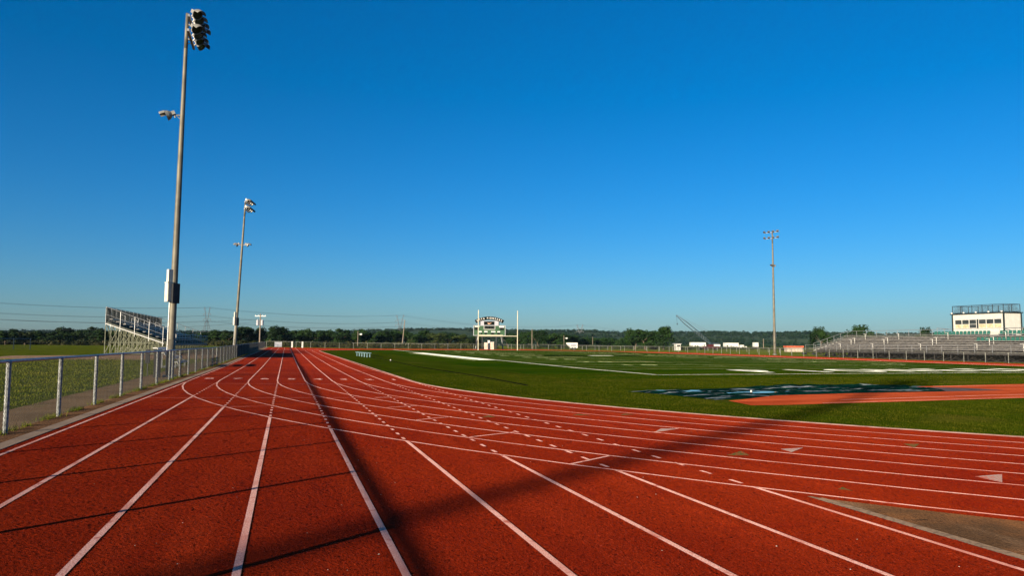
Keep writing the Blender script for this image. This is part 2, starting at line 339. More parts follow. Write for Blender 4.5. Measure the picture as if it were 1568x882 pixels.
# borders along the fence
sheet('soil_strip', [[(-4.25, -40), (-3.86, -40), (-3.86, 167), (-4.25, 167)]], .004, M_SOIL)
sheet('path', [[(-5.55, -40), (-4.25, -40), (-4.25, 60), (-6.2, 60), (-5.6, 30)]], .002, M_PATH)
kb = MB()
for y0, y1 in [(-40, 50), (50, 166.9)]:
    for a in np.arange(y0, y1-.01, 3.0):
        b = min(a+2.985, y1); z0, z1 = zt(-3.75, a), zt(-3.75, b)
        kb.add([(-3.86, a, z0-.05), (-3.63, a, z0-.05), (-3.63, b, z1-.05), (-3.86, b, z1-.05), (-3.86, a, z0+.012), (-3.63, a, z0+.012), (-3.63, b, z1+.012), (-3.86, b, z1+.012)],
               [(4, 5, 6, 7), (1, 2, 6, 5), (0, 4, 7, 3), (0, 1, 5, 4), (2, 3, 7, 6)])
tag(kb.obj('kerb', M_CONC), kind='structure')
sheet('gravel_patch', [[(-23, 66), (-8, 62), (-6, 70), (-6, 122), (-12, 122), (-12, 84), (-24, 78)]], .003, M_GRAVEL)
sheet('bare_patch', [[(-16, 22), (-9.5, 20.5), (-9, 21.8), (-15, 24)]], .003, M_SOIL)
# runway and pit
sheet('jump_runway', [[(13.1, 20.0), (12.7, 18.25), (16.5, 18.55), (24.1, 19.1), (33, 19.4), (66, 19.4), (66, 26.4), (33.1, 26.4), (26.8, 25.8), (20, 24), (16, 21.8)]], .013, M_RUNWAY)
sheet('runway_lines', strip([(17.0, 19.7), (24, 20.4), (33, 20.8), (64, 20.8)], .07)+strip([(15.5, 18.7), (24, 19.3), (33, 19.55), (64, 19.55)], .06)+strip([(27, 25.6), (30, 25.6), (33, 25.0), (64, 25.0)], .07), .017, M_LINE)
sheet('pit_sand', [[(23.5, 22.45), (27.6, 22.7), (27.2, 24.2), (25.6, 25.4), (23.5, 25.4)]], .0185, mat('damp_sand', (.10, .055, .03), .9, 0, var=.45, vscale=3, bump=.6, bscale=30))
# football field
FX0, FX1, FY0, FY1 = 20.5, 62.5, 38.5, 148.2
sheet('football_field', [[(FX0-7, FY0-4), (FX1+5, FY0-4), (FX1+5, FY1), (FX0-7, FY1)]], .013, M_TURF)
fp = strip([(FX0, FY0-.1), (FX0, FY1)], .2)+strip([(FX0-.1, FY0), (FX1, FY0)], .2)
fp += strip([(FX0-.95, 72.5), (FX0-.95, 114)], 1.75)
sheet('field_lines', fp, .018, M_FPAINT)
fw_ = strip([(FX0-2.6, 71), (FX0-2.6, 112)], .3)+strip([(FX0, FY1-.1), (FX1, FY1-.1)], .2)
for k in range(21):
    y = FY0+9.14+k*4.572; fw_ += strip([(FX0+.1, y), (FX1-.1, y)], .16 if k % 2 == 0 else .12)
for k in range(1, 100):
    y = FY0+9.14+k*.914
    if k % 5: 
        for hx in (FX0+14.0, FX1-14.0): fw_ += strip([(hx-.35, y), (hx+.35, y)], .12)
sheet('faded_field_lines', fw_, .0175, M_FPAINTW)
fy = strip([(FX1-.6, 62), (FX1-.6, 112)], .45)+strip([(FX1-4, 75), (FX1-4, 92)], .35)
for i, y in enumerate((66, 84.5, 93.5, 103, 112, 121, 130)): fy += strip([(FX0+9.5, y), (FX0+14.5, y)], .55)+strip([(FX1-14, y+1), (FX1-9.5, y+1)], .4)
sheet('yellow_field_marks', fy, .019, M_FYEL)
items = []
for k, n_ in enumerate('123454321'):
    y = FY0+9.14+9.144*(k+1)
    items += [(n_+' 0', FX0+8.0, y-.9, 2.6, 2.6, .03), (n_+' 0', FX1-8.0, y-.9, 2.6, 2.6, .03)]
ground_text('yard_numbers', items, .0205, M_FPAINTW)
items = [(c, 30.6+k*4.0, FY0+2.5, 4.4, 6.6, .02) for k, c in enumerate('PIONEERS')]
ground_text('end_zone_letters', items, .020, M_FPAINT)
ell = lambda cx, cy, a, b: [(cx+a*math.cos(t), cy+b*math.sin(t)) for t in np.linspace(0, 2*math.pi, 28, endpoint=False)]
sheet('midfield_mark', [ell(36.5, 95, 4.2, 3.2), ell(45.6, 95, 2.6, 2.4)], .0205, M_FBLACK)
sheet('midfield_bar', [[(40.2, 94), (43.6, 94), (43.6, 95.8), (40.2, 95.8)]], .0215, M_FPAINT)

# ------------------------------------------------------------------ loose grass
def blades(name, n, xr, yr, keep, hgt, wd, material, dens):
    x = rng.uniform(*xr, n); y = rng.uniform(*yr, n)
    d = np.hypot(x, y); ok = keep(x, y) & (rng.random(n) < np.clip(dens/d, .0, 1)**1.3); x, y, d = x[ok], y[ok], d[ok]; n = len(x)
    z = np.interp(x, *BX)+np.interp(y, *BY); a = rng.uniform(0, 2*math.pi, n); h = rng.uniform(.4, 1, n)*hgt; ww = wd*(.6+d/22)
    ax, ay = np.cos(a)*ww, np.sin(a)*ww; lx, ly = rng.normal(0, .45, n)*h, rng.normal(0, .45, n)*h
    V = np.empty((n, 3, 3)); V[:, 0] = np.c_[x-ax, y-ay, z]; V[:, 1] = np.c_[x+ax, y+ay, z]; V[:, 2] = np.c_[x+lx, y+ly, z+h]
    return tag(link(name, npmesh(name, V.reshape(-1, 3), 3, material)), kind='stuff')
def in_infield(x, y):
    r = RO-RI-.17; cx, cy = CA[0]
    ok = (x > cx-r) & (y > cy-r); c = (x < cx) & (y < cy); ok &= ~(c & (np.hypot(x-cx, y-cy) > r))
    ok &= ~((x > 12.4) & (y > 18.2+.055*np.clip(x-13, 0, 20)) & (y < 26.6)); return ok & (np.arctan2(x, y) < R(56))
tag(blades('infield_grass', 900000, (5, 60), (8, 40), in_infield, .045, .004, M_BLADE, 13), 'short sunlit grass between the track curve and the football field', 'grass')
def out_left(x, y): return (x < -5.6-.012*np.clip(y-30, 0, 30)+.18*np.sin(y*2.3)*np.sin(y*.7)) & (x > -.75*y-3)
tag(blades('verge_grass', 420000, (-42, -5.2), (9, 66), out_left, .085, .005, M_BLADE2, 15), 'rough yellow green grass behind the chain link fence', 'grass')

n_ = 9000; cl = rng.uniform(6, 90, 260); yy = np.repeat(cl, n_//260)+rng.normal(0, .12, (n_//260)*260); xx = -4.24+rng.normal(0, .05, len(yy))
hh = rng.uniform(.02, .11, len(yy)); aa = rng.uniform(0, 6.28, len(yy)); zz = np.interp(xx, *BX)+np.interp(yy, *BY); V = np.empty((len(yy), 3, 3)); ww = .004+.00012*yy
V[:, 0] = np.c_[xx-np.cos(aa)*ww, yy-np.sin(aa)*ww, zz]; V[:, 1] = np.c_[xx+np.cos(aa)*ww, yy+np.sin(aa)*ww, zz]; V[:, 2] = np.c_[xx+rng.normal(0, .03, len(yy)), yy+rng.normal(0, .03, len(yy)), zz+hh]
tag(link('weeds', npmesh('weeds', V.reshape(-1, 3), 3, M_BLADE2)), 'little weeds along the foot of the chain link fence', 'weeds', kind='stuff')
g_ = MB()
for k in range(60):
    y = random.uniform(3.5, 14); x = random.uniform(-3.4, 5.2); z = zt(x, y)+.012; r = random.uniform(.0015, .0045); g_.box((x, y, z+r*.4), (r*2.2, r*1.3, r*.8), Matrix.Rotation(random.uniform(0, 3), 3, 'Z'))
tag(g_.obj('grit', mat('pale_grit', (.42, .36, .30), .9, 0, var=.4, vscale=9)), 'pale bits of grit scattered on the near lanes', 'grit', kind='stuff')

# ------------------------------------------------------------------ fences
def fence(name, label, line, spacing, h, group=None, pitch=.071, rw=.0017, post_r=.03, rail_r=.024, phase=0, pm_=None, rm_=None):
    """chain-link fence along a ground polyline"""
    pts = [Vector((x, y, zt(x, y))) for x, y in line]
    seg = []; s = 0
    for a, b in zip(pts[:-1], pts[1:]):
        # split at terrain breaks
        ts = [0, 1]
        for v, arr, c in ((a, BX[0], 0), (a, BY[0], 1)):
            for k in arr[1:-1]:
                if abs(b[c]-a[c]) > 1e-6:
                    t = (k-a[c])/(b[c]-a[c])
                    if 0 < t < 1: ts.append(t)
        ts.sort()
        for t0, t1 in zip(ts[:-1], ts[1:]):
            p, q = a.lerp(b, t0), a.lerp(b, t1); p.z = zt(p.x, p.y); q.z = zt(q.x, q.y); L = (q-p).length; seg.append((p, q, s, L)); s += L
    def at(u):
        for p, q, s0, L in seg:
            if u <= s0+L+1e-6: return p.lerp(q, max(0, (u-s0)/L))
        return seg[-1][1]
    base = at(0); root = thing(name, label, 'fence', base, group)
    rail = MB(); mesh = []
    for p, q, s0, L in seg:
        rail.tube(p+Vector((0, 0, h))-base, q+Vector((0, 0, h))-base, rail_r, n=8)
        d = (q-p).normalized(); nrm = Vector((-d.y, d.x, 0)).normalized(); H = h-.06
        m = int(L/pitch); i = np.arange(m)
        for sgn in (1, -1):
            u0 = i*pitch; u1 = u0+sgn*H
            z0 = np.full(m, .03); z1 = np.full(m, .03+H)
            # clip to the segment
            lo = u1 < 0; z1 = np.where(lo, .03+u0, z1); u1 = np.where(lo, 0, u1)
            hi = u1 > L; z1 = np.where(hi, .03+(L-u0), z1); u1 = np.where(hi, L, u1)
            A = np.array(p-base)[None]+np.outer(u0, np.array(d))+np.c_[np.zeros(m), np.zeros(m), z0]
            B = np.array(p-base)[None]+np.outer(u1, np.array(d))+np.c_[np.zeros(m), np.zeros(m), z1]
            N = np.array(nrm)[None]*rw; S = np.c_[np.zeros(m), np.zeros(m), np.full(m, rw*1.4)]
            off = np.array(nrm)[None]*rw*1.2*sgn
            for e0, e1 in ((N, S), (S, -N), (-N, -S), (-S, N)):
                mesh.append(np.stack([A+off+e0, A+off+e1, B+off+e1, B+off+e0], 1).reshape(-1, 3))
    rail.obj('top_rail', rm_ or M_GALV, root, smooth=True)
    link('chain_mesh', npmesh('chain_mesh', np.concatenate(mesh), 4, M_WIRE), root)
    pm = MB(); pm.tube((0, 0, -.1), (0, 0, h-.01), post_r, n=10); pm.lathe([(0, post_r*1.15), (.03, post_r*1.1), (.055, .005)], 10, Matrix.Translation((0, 0, h-.03)) @ Matrix.Rotation(-math.pi/2, 4, 'Y'))
    first = pm.obj('post', pm_ or M_POST, root, at(phase)-base, smooth=False)
    u = phase+spacing
    while u < s:
        o = first.copy(); COL.objects.link(o); o.parent = root; o.location = at(u)-base; u += spacing
    return root
FH = 1.14
lf = fence('chain_link_fence', 'long galvanised chain link fence between the left track edge and the walkway', [(-4.2, -26.3), (-4.2, 167)], 2.85, FH, post_r=.038, rail_r=.026)
# extra gate post beside the light pole, dark windscreen further on
p = lf.children
b = MB(); b.tube((0, 0, -.1), (0, 0, FH), .034, n=10); b.obj('gate_post', M_POST, lf, (0, 31.45+26.3, 0))
b = MB(); n = 40
for i in range(n):
    y0, y1 = 71+26.3+i*23/n, 71+26.3+(i+1)*23/n; w0, w1 = .02*math.sin(i*1.3), .02*math.sin((i+1)*1.3)
    z0, z1 = zt(-4.2, y0-26.3)-.06, zt(-4.2, y1-26.3)-.06
    b.add([(-.045+w0, y0, z0+.04), (-.045+w1, y1, z1+.04), (-.045+w1, y1, z1+FH-.02), (-.045+w0, y0, z0+FH-.02), (-.05+w0, y0, z0+.04), (-.05+w1, y1, z1+.04), (-.05+w1, y1, z1+FH-.02), (-.05+w0, y0, z0+FH-.02)],
          [(0, 1, 2, 3), (7, 6, 5, 4), (0, 4, 5, 1), (3, 2, 6, 7)])
b.obj('windscreen', M_NAVY, lf)
b = MB()
for i in range(60):
    y0, y1 = 96.6+26.3+i*70/60, 96.6+26.3+(i+1)*70/60
    z0, z1 = zt(-4.2, y0-26.3)-.06, zt(-4.2, y1-26.3)-.06
    b.add([(-.02, y0, z0+.02), (-.02, y0, z0+.3), (-.02, y1, z1+.3), (-.02, y1, z1+.02)], [(0, 1, 2, 3)])
fence('far_fence', 'chain link fence behind the far end of the red track', [(-4.0, 167.2), (58, 167.2), (66.3, 164.4), (75.4, 157.3), (80.9, 148), (82.7, 138)], 3.05, 1.25, pitch=.1, rw=.002, post_r=.036, pm_=M_POSTF, rm_=M_POSTF)
fence('stand_fence', 'chain link fence along the right track edge in front of the grandstand', [(82.7, 137.6), (82.7, 44)], 3.05, 1.25, pitch=.1, rw=.002, post_r=.036, pm_=M_POSTF, rm_=M_POSTF)
fence('pasture_fence', 'lower outer fence in the grass beyond the far track fence', [(26, 190), (70, 188), (104, 172), (112, 128)], 3.4, 1.1, pitch=.16, rw=.004, post_r=.05, pm_=M_POSTF, rm_=M_POSTF)
fence('meadow_fence', 'short run of chain link fence in the meadow on the far left', [tuple(foot(-90, 94)[:2]), tuple(foot(48, 103)[:2])], 2.1, 1.5, pitch=.1, rw=.002, post_r=.04)
g = thing('fence_sign', 'pale grey board standing at the end of the far fence by the left lanes', 'sign board', (-1.6, 166.7, zt(-1.6, 166.7)))
b = MB(); b.box((0, 0, .62), (1.5, .03, 1.05)); b.obj('board', M_PANEL, g)
for s_ in (-.7, .7):
    b = MB(); b.tube((s_, .04, 0), (s_, .04, 1.25), .04); b.obj('post', M_POST, g)
for lab, x in (('left white gate post where the lanes meet the far fence', 1.25), ('right white gate post where the lanes meet the far fence', 3.4)):
    b = MB(); b.box((0, 0, .62), (.34, .12, 1.3)); b.box((0, 0, 1.3), (.4, .18, .06))
    tag(b.obj('gate_post', M_WHITE, None, (x, 166.9, zt(x, 166.9))), lab, 'gate post', 'gate posts at the end of the lanes')

# ------------------------------------------------------------------ floodlight poles
def floodlight(parent, loc, az, pitch_, sz=.76):
    T = Matrix.Rotation(az, 4, 'Z') @ Matrix.Rotation(pitch_, 4, 'Y') @ Matrix.Scale(sz, 4)
    b = MB(); b.lathe([(-.36, .0), (-.36, .09), (-.2, .11), (-.18, .16), (-.06, .25), (.08, .30), (.10, .31), (.10, .285), (.06, .27)], 18, T)
    b.tube(T @ Vector((-.28, 0, 0)), T @ Vector((-.30, 0, -.26)), .035, n=6)
    b.box(T @ Vector((-.30, 0, .02)), (.2, .24, .2), T.to_3x3())
    o = b.obj('floodlight', M_LAMP, parent, loc, smooth=False)
    b = MB(); b.lathe([(.10, .31), (.30, .315), (.40, .31)], 14, T, R(20), R(160)); b.obj('visor', M_LAMP, o)
    b = MB(); b.lathe([(.062, .268), (.062, .0)], 18, T); b.obj('lens', M_GLASS, o)
    return o
def light_pole(name, label, base, top, field_az, arm_az, r0, r1, low=(1,), low_h=11.3, boxes=True, rows=(0, .75), n=4, aw=2.3, box_az=0, swing=0., drop=.25):
    root = thing(name, label, 'light pole', base, 'tall floodlight poles around the field')
    tp = Vector(top)-Vector(base); H = tp.length
    b = MB(); N = 10
    pts = [tp*(i/N) for i in range(N+1)]
    for i in range(N): b.tube(pts[i], pts[i+1], r0+(r1-r0)*i/N, r0+(r1-r0)*(i+1)/N, n=14, cap=(i in (0, N-1)))
    b.obj('pole', M_POLE, root, smooth=True)
    b = MB(); b.tube((0, 0, 0), (0, 0, .08), r0*1.7, n=14); b.obj('base_collar', M_GALV, root)
    fd = Vector((math.cos(field_az), math.sin(field_az), 0)); ad = Vector((math.cos(arm_az), math.sin(arm_az), 0))
    for k, dz in enumerate(rows):
        c = tp*((H-drop-dz)/H)+fd*(r1+.12)
        b = MB(); b.box(c, (aw, .09, .11), Matrix.Rotation(arm_az, 3, 'Z')); b.tube(c, c-fd*(r1+.12), .05, n=6); b.tube(c+ad*.5-Vector((0, 0, .0)), tp*((H-.7-dz)/H), .02, n=5); b.obj('crossarm', M_GALV, root)
        for i in range(n):
            t = (i-(n-1)/2)*aw/(n-.6)
            floodlight(root, c+ad*t+fd*.30+Vector((0, 0, .14)), field_az+swing+(-.25+.17*i)*(1 if k else .8), R(32+5*k))
    for s_ in low:
        c = tp*(low_h/H)+fd*(-s_)*(.25); q = c+fd*(-s_)*.16
        b = MB(); b.tube(tp*(low_h/H), q, .035, n=6); b.tube(tp*((low_h-.25)/H), c, .02, n=5); b.obj('side_arm', M_GALV, root)
        floodlight(root, q+fd*(-s_)*.16+Vector((0, 0, -.03)), field_az+(math.pi if s_ > 0 else 0), R(24))
    if boxes:
        Rm = Matrix.Rotation(box_az, 3, 'Z'); out = Rm @ Vector((-1, 0, 0))
        b = MB(); c = tp*(3.55/H)+out*(r0*.75+.1); b.box(c, (.22, .24, .8), Rm); b.box(c+Vector((0, 0, .41)), (.25, .27, .03), Rm)
        cb = b.obj('control_box', M_BOX, root)
        b = MB(); b.box(c+Rm @ Vector((-.01, -.123, 0)), (.17, .012, .70), Rm); b.obj('door', M_BOX, cb)
        b = MB(); c = tp*(4.25/H)+out*(r0*.75+.08); b.box(c, (.2, .16, .52), Rm); b.obj('upper_box', M_BOX, root)
        b = MB(); c = tp*(3.5/H)+out*(r0*.25)+Rm @ Vector((0, -r0*.9-.07, 0)); b.box(c, (.30, .12, .84), Rm); b.obj('shaded_side_panel', M_BLACKBOX, root)  # black panel standing in for the shaded side of the control box
        b = MB(); b.tube(tp*(.2/H)+out*r0*1.05, tp*(3.2/H)+out*r0*1.0, .025, n=6); b.obj('conduit', M_GALV, root)
    return root
b1 = (-4.62, 33.9, zt(-4.6, 33.9)); t1 = spot(287.5, 13, 32.0); t1 = Vector((0, 0, EYE))+ray(287.2, 20)*(33.9/ray(287.2, 20).y)
light_pole('floodlight_pole', 'tallest nearest floodlight pole with control boxes behind the left fence', b1, t1, 0, R(90), .165, .07, low=(1,), low_h=11.2, rows=(.0, .64), box_az=R(38), swing=-.55, drop=.5, aw=2.1)
b2 = Vector((-5.2, 83.0, zt(-5.2, 83))); t2 = Vector((0, 0, EYE))+ray(376, 308)*(83.0/ray(376, 308).y)
light_pole('floodlight_pole', 'smaller floodlight pole beside the left bleachers, lamps on both sides', b2, t2, R(-10), R(80), .17, .085, low=(1, -1), low_h=11.75, box_az=R(38))
b3 = Vector((0, 0, EYE))+ray(1186.5, 542)*141; b3 = Vector((b3.x, b3.y, zt(b3.x, b3.y)+.0)); t3 = Vector((0, 0, EYE))+ray(1182.5, 354)*(b3.y/ray(1182.5, 354).y)
light_pole('floodlight_pole', 'floodlight pole on the right beyond the field, clear of the stand', b3, t3, R(205), R(118), .26, .12, low=(1, -1), low_h=17.2, rows=(.0, 1.15), aw=3.0, n=4, box_az=R(200))
# the pole whose soft shadow crosses the curve stands behind the viewer
light_pole('floodlight_pole', 'floodlight pole in the grass behind the photographer, casting the soft shadow', (-57.0, -39.9, .06), (-57.0, -39.9, 20.4), R(40), R(130), .27, .17, low=(), rows=(0, .8), box_az=R(38))
g = thing('electrical_cabinet', 'narrow black electrical cabinet standing beside the nearest pole', 'cabinet', (-5.05, 33.5, zt(-5, 33.5)))
b = MB(); b.box((0, 0, .56), (.22, .34, 1.12)); b.obj('body', M_BLACKBOX, g); b = MB(); b.box((0, 0, 1.135), (.27, .4, .03)); b.obj('lid', M_DARK, g)
b = MB(); b.box((0, -.178, .6), (.17, .012, .9)); b.obj('door', M_BLACKBOX, g)
g = thing('meter_box', 'small dark meter box on a stake left of the cabinet', 'meter box', (-5.6, 34.6, zt(-5.6, 34.6)))
b = MB(); b.box((0, 0, .85), (.16, .14, .6)); b.obj('box', M_BLACKBOX, g); b = MB(); b.tube((0, .09, 0), (0, .09, 1.1), .02); b.obj('stake', M_DARK, g)

# ------------------------------------------------------------------ bleachers
def bleacher(name, label, x_front, facing, y0, y1, rows, tread, rise, first, walk, guard_h, guard_mat, frame_mat, aisles, seats=None, lift=.0, rail_mat=M_GALV, bay=3.0):
    """facing=+1: the rows climb towards -X ; -1: climb towards +X"""
    zb = zt(x_front, (y0+y1)/2); root = thing(name, label, 'bleachers', (x_front, y0, zb))
    L = y1-y0; sx = -facing; gx = lambda d: sx*d
    for i in range(rows):
        z = first+i*rise; d = walk+i*tread
        b = MB(); b.box((gx(d+.13), L/2, z+.42), (.26, L, .045)); b.box((gx(d+.13), L/2, z+.40), (.20, L-.1, .05)); b.obj('seat_plank', M_ALU, root)
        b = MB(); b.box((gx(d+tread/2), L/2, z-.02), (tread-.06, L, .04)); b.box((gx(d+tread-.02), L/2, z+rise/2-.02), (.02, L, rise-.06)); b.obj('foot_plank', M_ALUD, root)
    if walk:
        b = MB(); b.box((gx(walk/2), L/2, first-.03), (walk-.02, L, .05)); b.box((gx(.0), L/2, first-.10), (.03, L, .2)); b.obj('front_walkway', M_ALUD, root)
    D = walk+rows*tread; zt_ = first+rows*rise
    n = max(2, round(L/bay))
    for k in range(n+1):                                     # one lattice frame per bay
        y = L*k/n; y = min(max(y, .06), L-.06); b = MB()
        st = [walk*.15]+[walk+i*tread for i in range(1, rows+1, 2)]
        prev = None
        for d in st:
            zz = first+max(0, (d-walk)/tread)*rise-.06
            b.box((gx(d), y, (zz+lift)/2+.0), (.07, .07, zz-lift)); 
            if prev:
                b.tube((gx(prev[0]), y, lift+.08), (gx(d), y, zz-.05), .028, n=5); b.tube((gx(prev[0]), y, prev[1]-.05), (gx(d), y, lift+.08), .028, n=5)
            prev = (d, zz)
        b.tube((gx(walk*.15), y, first-.09), (gx(D-.1), y, zt_-.12), .05, n=5)
        b.box((gx(D/2), y, lift+.05), (D, .09, .09)); b.box((gx(D*.62), y, first*.5+.6), (D*.66, .06, .06))
        b.obj('frame', frame_mat, root)
    for k in range(n):
        b = MB(); ya, yb = L*k/n, L*(k+1)/n
        b.tube((gx(D-.2), ya, lift+.1), (gx(D-.2), yb, zt_-.3), .03, n=5); b.tube((gx(D-.2), yb, lift+.1), (gx(D-.2), ya, zt_-.3), .03, n=5)
        b.obj('cross_brace', frame_mat, root); b = MB()
        b.tube((gx(walk+.3), ya, lift+.1), (gx(walk+.3), yb, first-.1), .03, n=5); b.tube((gx(walk+.3), yb, lift+.1), (gx(walk+.3), ya, first-.1), .03, n=5)
        b.obj('cross_brace', frame_mat, root)
    if lift == 0 and facing < 0:
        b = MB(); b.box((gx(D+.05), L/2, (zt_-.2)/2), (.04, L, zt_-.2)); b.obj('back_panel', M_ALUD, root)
    # guards: back, and both ends following the slope
    def guard(nm, pts, posts, panel):
        gr = MB()
        for a, c in zip(pts[:-1], pts[1:]):
            a, c = Vector(a), Vector(c); gr.tube(a+Vector((0, 0, guard_h)), c+Vector((0, 0, guard_h)), .03, n=6); gr.tube(a+Vector((0, 0, .1)), c+Vector((0, 0, .1)), .022, n=6)
            if not panel: gr.tube(a+Vector((0, 0, guard_h*.55)), c+Vector((0, 0, guard_h*.55)), .02, n=6)
            for i in range(posts+1):
                p = a.lerp(c, i/posts); gr.tube(p-Vector((0, 0, .3)), p+Vector((0, 0, guard_h)), .032, n=6)
        o = gr.obj(nm, rail_mat, root)
        if panel:
            pm = MB()
            for a, c in zip(pts[:-1], pts[1:]):
                a, c = Vector(a), Vector(c); ll = (c-a).length; hh = guard_h-.2
                for u in np.arange(0, ll, .125):
                    for sg in (1, -1):
                        v, z1 = u+sg*hh, hh
                        if v > ll: v, z1 = ll, ll-u
                        if v < 0: v, z1 = 0, u
                        pm.tube(a.lerp(c, u/ll)+Vector((0, 0, .14)), a.lerp(c, v/ll)+Vector((0, 0, .14+z1)), .014, n=3, cap=False)
            pm.obj('guard_panel', guard_mat, o)
    zb0 = zt_-rise+.0
    for ye in (-.02, L+.02):
        b = MB(); p0, p1 = Vector((gx(walk+.1), ye, first-.02)), Vector((gx(D), ye, zb0-.02)); sl = (p1-p0)
        b.box((p0+p1)/2, (sl.length, .03, .08), Matrix.Rotation(-math.atan2(sl.z, sl.x), 3, 'Y')); b.obj('end_fascia', M_WHITE, root)
    guard('back_guard', [(gx(D), 0, zb0), (gx(D), L, zb0)], max(6, int(L/2.2)), guard_mat)
    guard('side_guard', [(gx(D), 0, zb0), (gx(walk+.2), 0, first)], 4, None)
    guard('side_guard', [(gx(D), L, zb0), (gx(walk+.2), L, first)], 5, None)
    if walk:
        fr = MB(); k = int(L/2.4)
        for i in range(k+1): fr.tube((gx(.02), L*i/k, first-.25), (gx(.02), L*i/k, first+1.0), .028, n=6)
        fr.tube((gx(.02), 0, first+1.0), (gx(.02), L, first+1.0), .024, n=6); fr.tube((gx(.02), 0, first+.55), (gx(.02), L, first+.55), .018, n=6); fr.obj('front_rail', rail_mat, root)
    for ya in aisles:
        for i in (range(0, rows, 2) if facing > 0 else (1, 4, 5, 8)):
            d = walk+i*tread+.2; z = first+i*rise; b = MB()
            b.tube((gx(d), ya, z), (gx(d), ya, z+.95), .036, n=6)
            if facing > 0:
                b.tube((gx(d), ya, z+.95), (gx(d+tread*.95), ya, z+.95+rise), .022, n=6); b.tube((gx(d+tread*.95), ya, z+.95+rise), (gx(d+tread*.95), ya, z+rise), .03, n=6)
            else: b.tube((gx(d), ya, z+.95), (gx(d), ya+.45, z+.95), .02, n=6)
            b.obj('aisle_handrail', M_WHITE, root)
        b = MB()
        for i in range(rows): b.box((gx(walk+i*tread+.16), ya+.55, first+i*rise+.12), (.3, .9, .22))
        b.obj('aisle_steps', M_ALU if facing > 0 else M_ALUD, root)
    if seats:
        sm = None
        for row, ys in seats:
            for y in ys:
                if sm is None:
                    b = MB(); b.box((0, 0, .06), (.40, .44, .06)); b.box((gx(.2), 0, .28), (.06, .44, .40), Matrix.Rotation(gx(.18), 3, 'Y')); b.box((gx(.20), 0, .47), (.055, .36, .06), Matrix.Rotation(gx(.18), 3, 'Y'))
                    o = sm = b.obj('stadium_seat', M_TEAL, root)
                else: o = sm.copy(); COL.objects.link(o); o.parent = root
                o.location = (gx(walk+row*tread+.12), y-y0, first+row*rise+.44)
    return root
bleacher('bleachers', 'aluminium visitor bleachers with grey mesh guard behind the left fence', -10.9, 1, 81, 115, 9, .60, .24, 1.12, .7, 1.62, M_SCREEN, M_FRAME, [7, 14.5, 22], lift=.0, bay=2.4)
SEATROWS = [(9, list(np.arange(78.2, 86.9, .62))), (9, list(np.arange(62, 76.4, .62))), (5, list(np.arange(70.5, 77.9, .62)))]
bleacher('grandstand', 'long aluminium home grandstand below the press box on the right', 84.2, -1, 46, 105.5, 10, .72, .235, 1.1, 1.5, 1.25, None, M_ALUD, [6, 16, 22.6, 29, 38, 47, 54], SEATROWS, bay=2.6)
g = thing('low_bleachers', 'small white four plank bleacher seen through the left fence behind the pole', 'bleachers', (-5.9, 47.5, zt(-5.9, 47.5)))
for k in range(4):
    b = MB(); b.box((-.35*k, 0, .34+.26*k), (.26, 4.6, .05)); b.box((-.35*k+.12, 0, .30+.26*k), (.03, 4.6, .12)); b.obj('plank', M_WHITE, g)
for y in (-2, 0, 2):
    b = MB()
    for k in range(4): b.box((-.35*k-.02, y, .16+.13*k), (.05, .05, .32+.26*k))
    b.tube((.0, y, .05), (-1.1, y, .05), .03); b.tube((0, y, .3), (-1.07, y, 1.1), .03); b.obj('frame', M_GALV, g)

# ------------------------------------------------------------------ press box
PX, PY0, PY1, PZ0 = 92.9, 76.2, 84.2, 3.2
zb = zt(PX, 80); g = thing('press_box', 'cream press box with roof deck standing behind the grandstand', 'press box', (PX, PY0, 0))
WL, WD, WH = PY1-PY0, 3.0, 3.02
b = MB(); b.box((.05, WL/2, PZ0+.5), (.1, WL, 1.0)); b.box((.05, WL/2, PZ0+2.64), (.1, WL, .76))
for y, wd_ in ((.16, .32), (WL/2, .34), (WL-.16, .32)): b.box((.05, y, PZ0+1.63), (.1, wd_, 1.26))
b.box((WD/2+.1, .05, PZ0+WH/2), (WD-.1, .1, WH)); b.box((WD/2+.1, WL-.05, PZ0+WH/2), (WD-.1, .1, WH)); b.box((WD+.06, WL/2, PZ0+WH/2), (.1, WL, WH)); b.box((WD/2, WL/2, PZ0-.06), (WD, WL-.01, .11))
wall = b.obj('wall', M_CREAM, g)
b = MB()
for y in np.arange(.25, WL, .42): b.box((-.006, y, PZ0+.5), (.012, .035, .94))
for x in np.arange(.35, WD, .38): b.box((x, -.006, PZ0+WH/2), (.035, .012, WH-.1))
b.obj('siding_batten', M_CREAM, wall)
b = MB(); b.box((WD/2, WL/2, PZ0+WH+.07), (WD+.5, WL+.5, .13)); b.obj('roof', M_TRIM, g)
for x, y in ((-.02, -.02), (-.02, WL+.02), (WD+.1, -.02)):
    b = MB(); b.box((x, y, PZ0+WH/2-.02), (.16, .16, WH)); b.obj('corner_trim', M_TRIM, g)
nw = 6; slots = []
for half in (0, 1):
    a0 = .32 if half == 0 else WL/2+.17; a1 = WL/2-.17 if half == 0 else WL-.32
    for k in range(3): slots.append((a0+(a1-a0)*k/3, a0+(a1-a0)*(k+1)/3))
for i, (a, c) in enumerate(slots):
    fr = MB(); z0, z1 = PZ0+1.0, PZ0+2.26; m = (a+c)/2; wd_ = c-a
    for y in (a+.02, c-.02): fr.box((.02, y, (z0+z1)/2), (.06, .035, z1-z0))
    for z in (z0+.03, z1-.03, z0+.58): fr.box((.02, m, z), (.065, wd_-.075, .04))
    f = fr.obj('window', M_WHITE, g)
    p = MB(); p.box((.032, m, (z0+z1)/2), (.012, wd_-.075, z1-z0-.06)); p.obj('pane', M_WIN, f)
    p = MB(); p.box((.021, m, z0+.31), (.006, wd_-.08, .5)); p.obj('blind', M_BLIND if i != 3 else M_WIN, f)
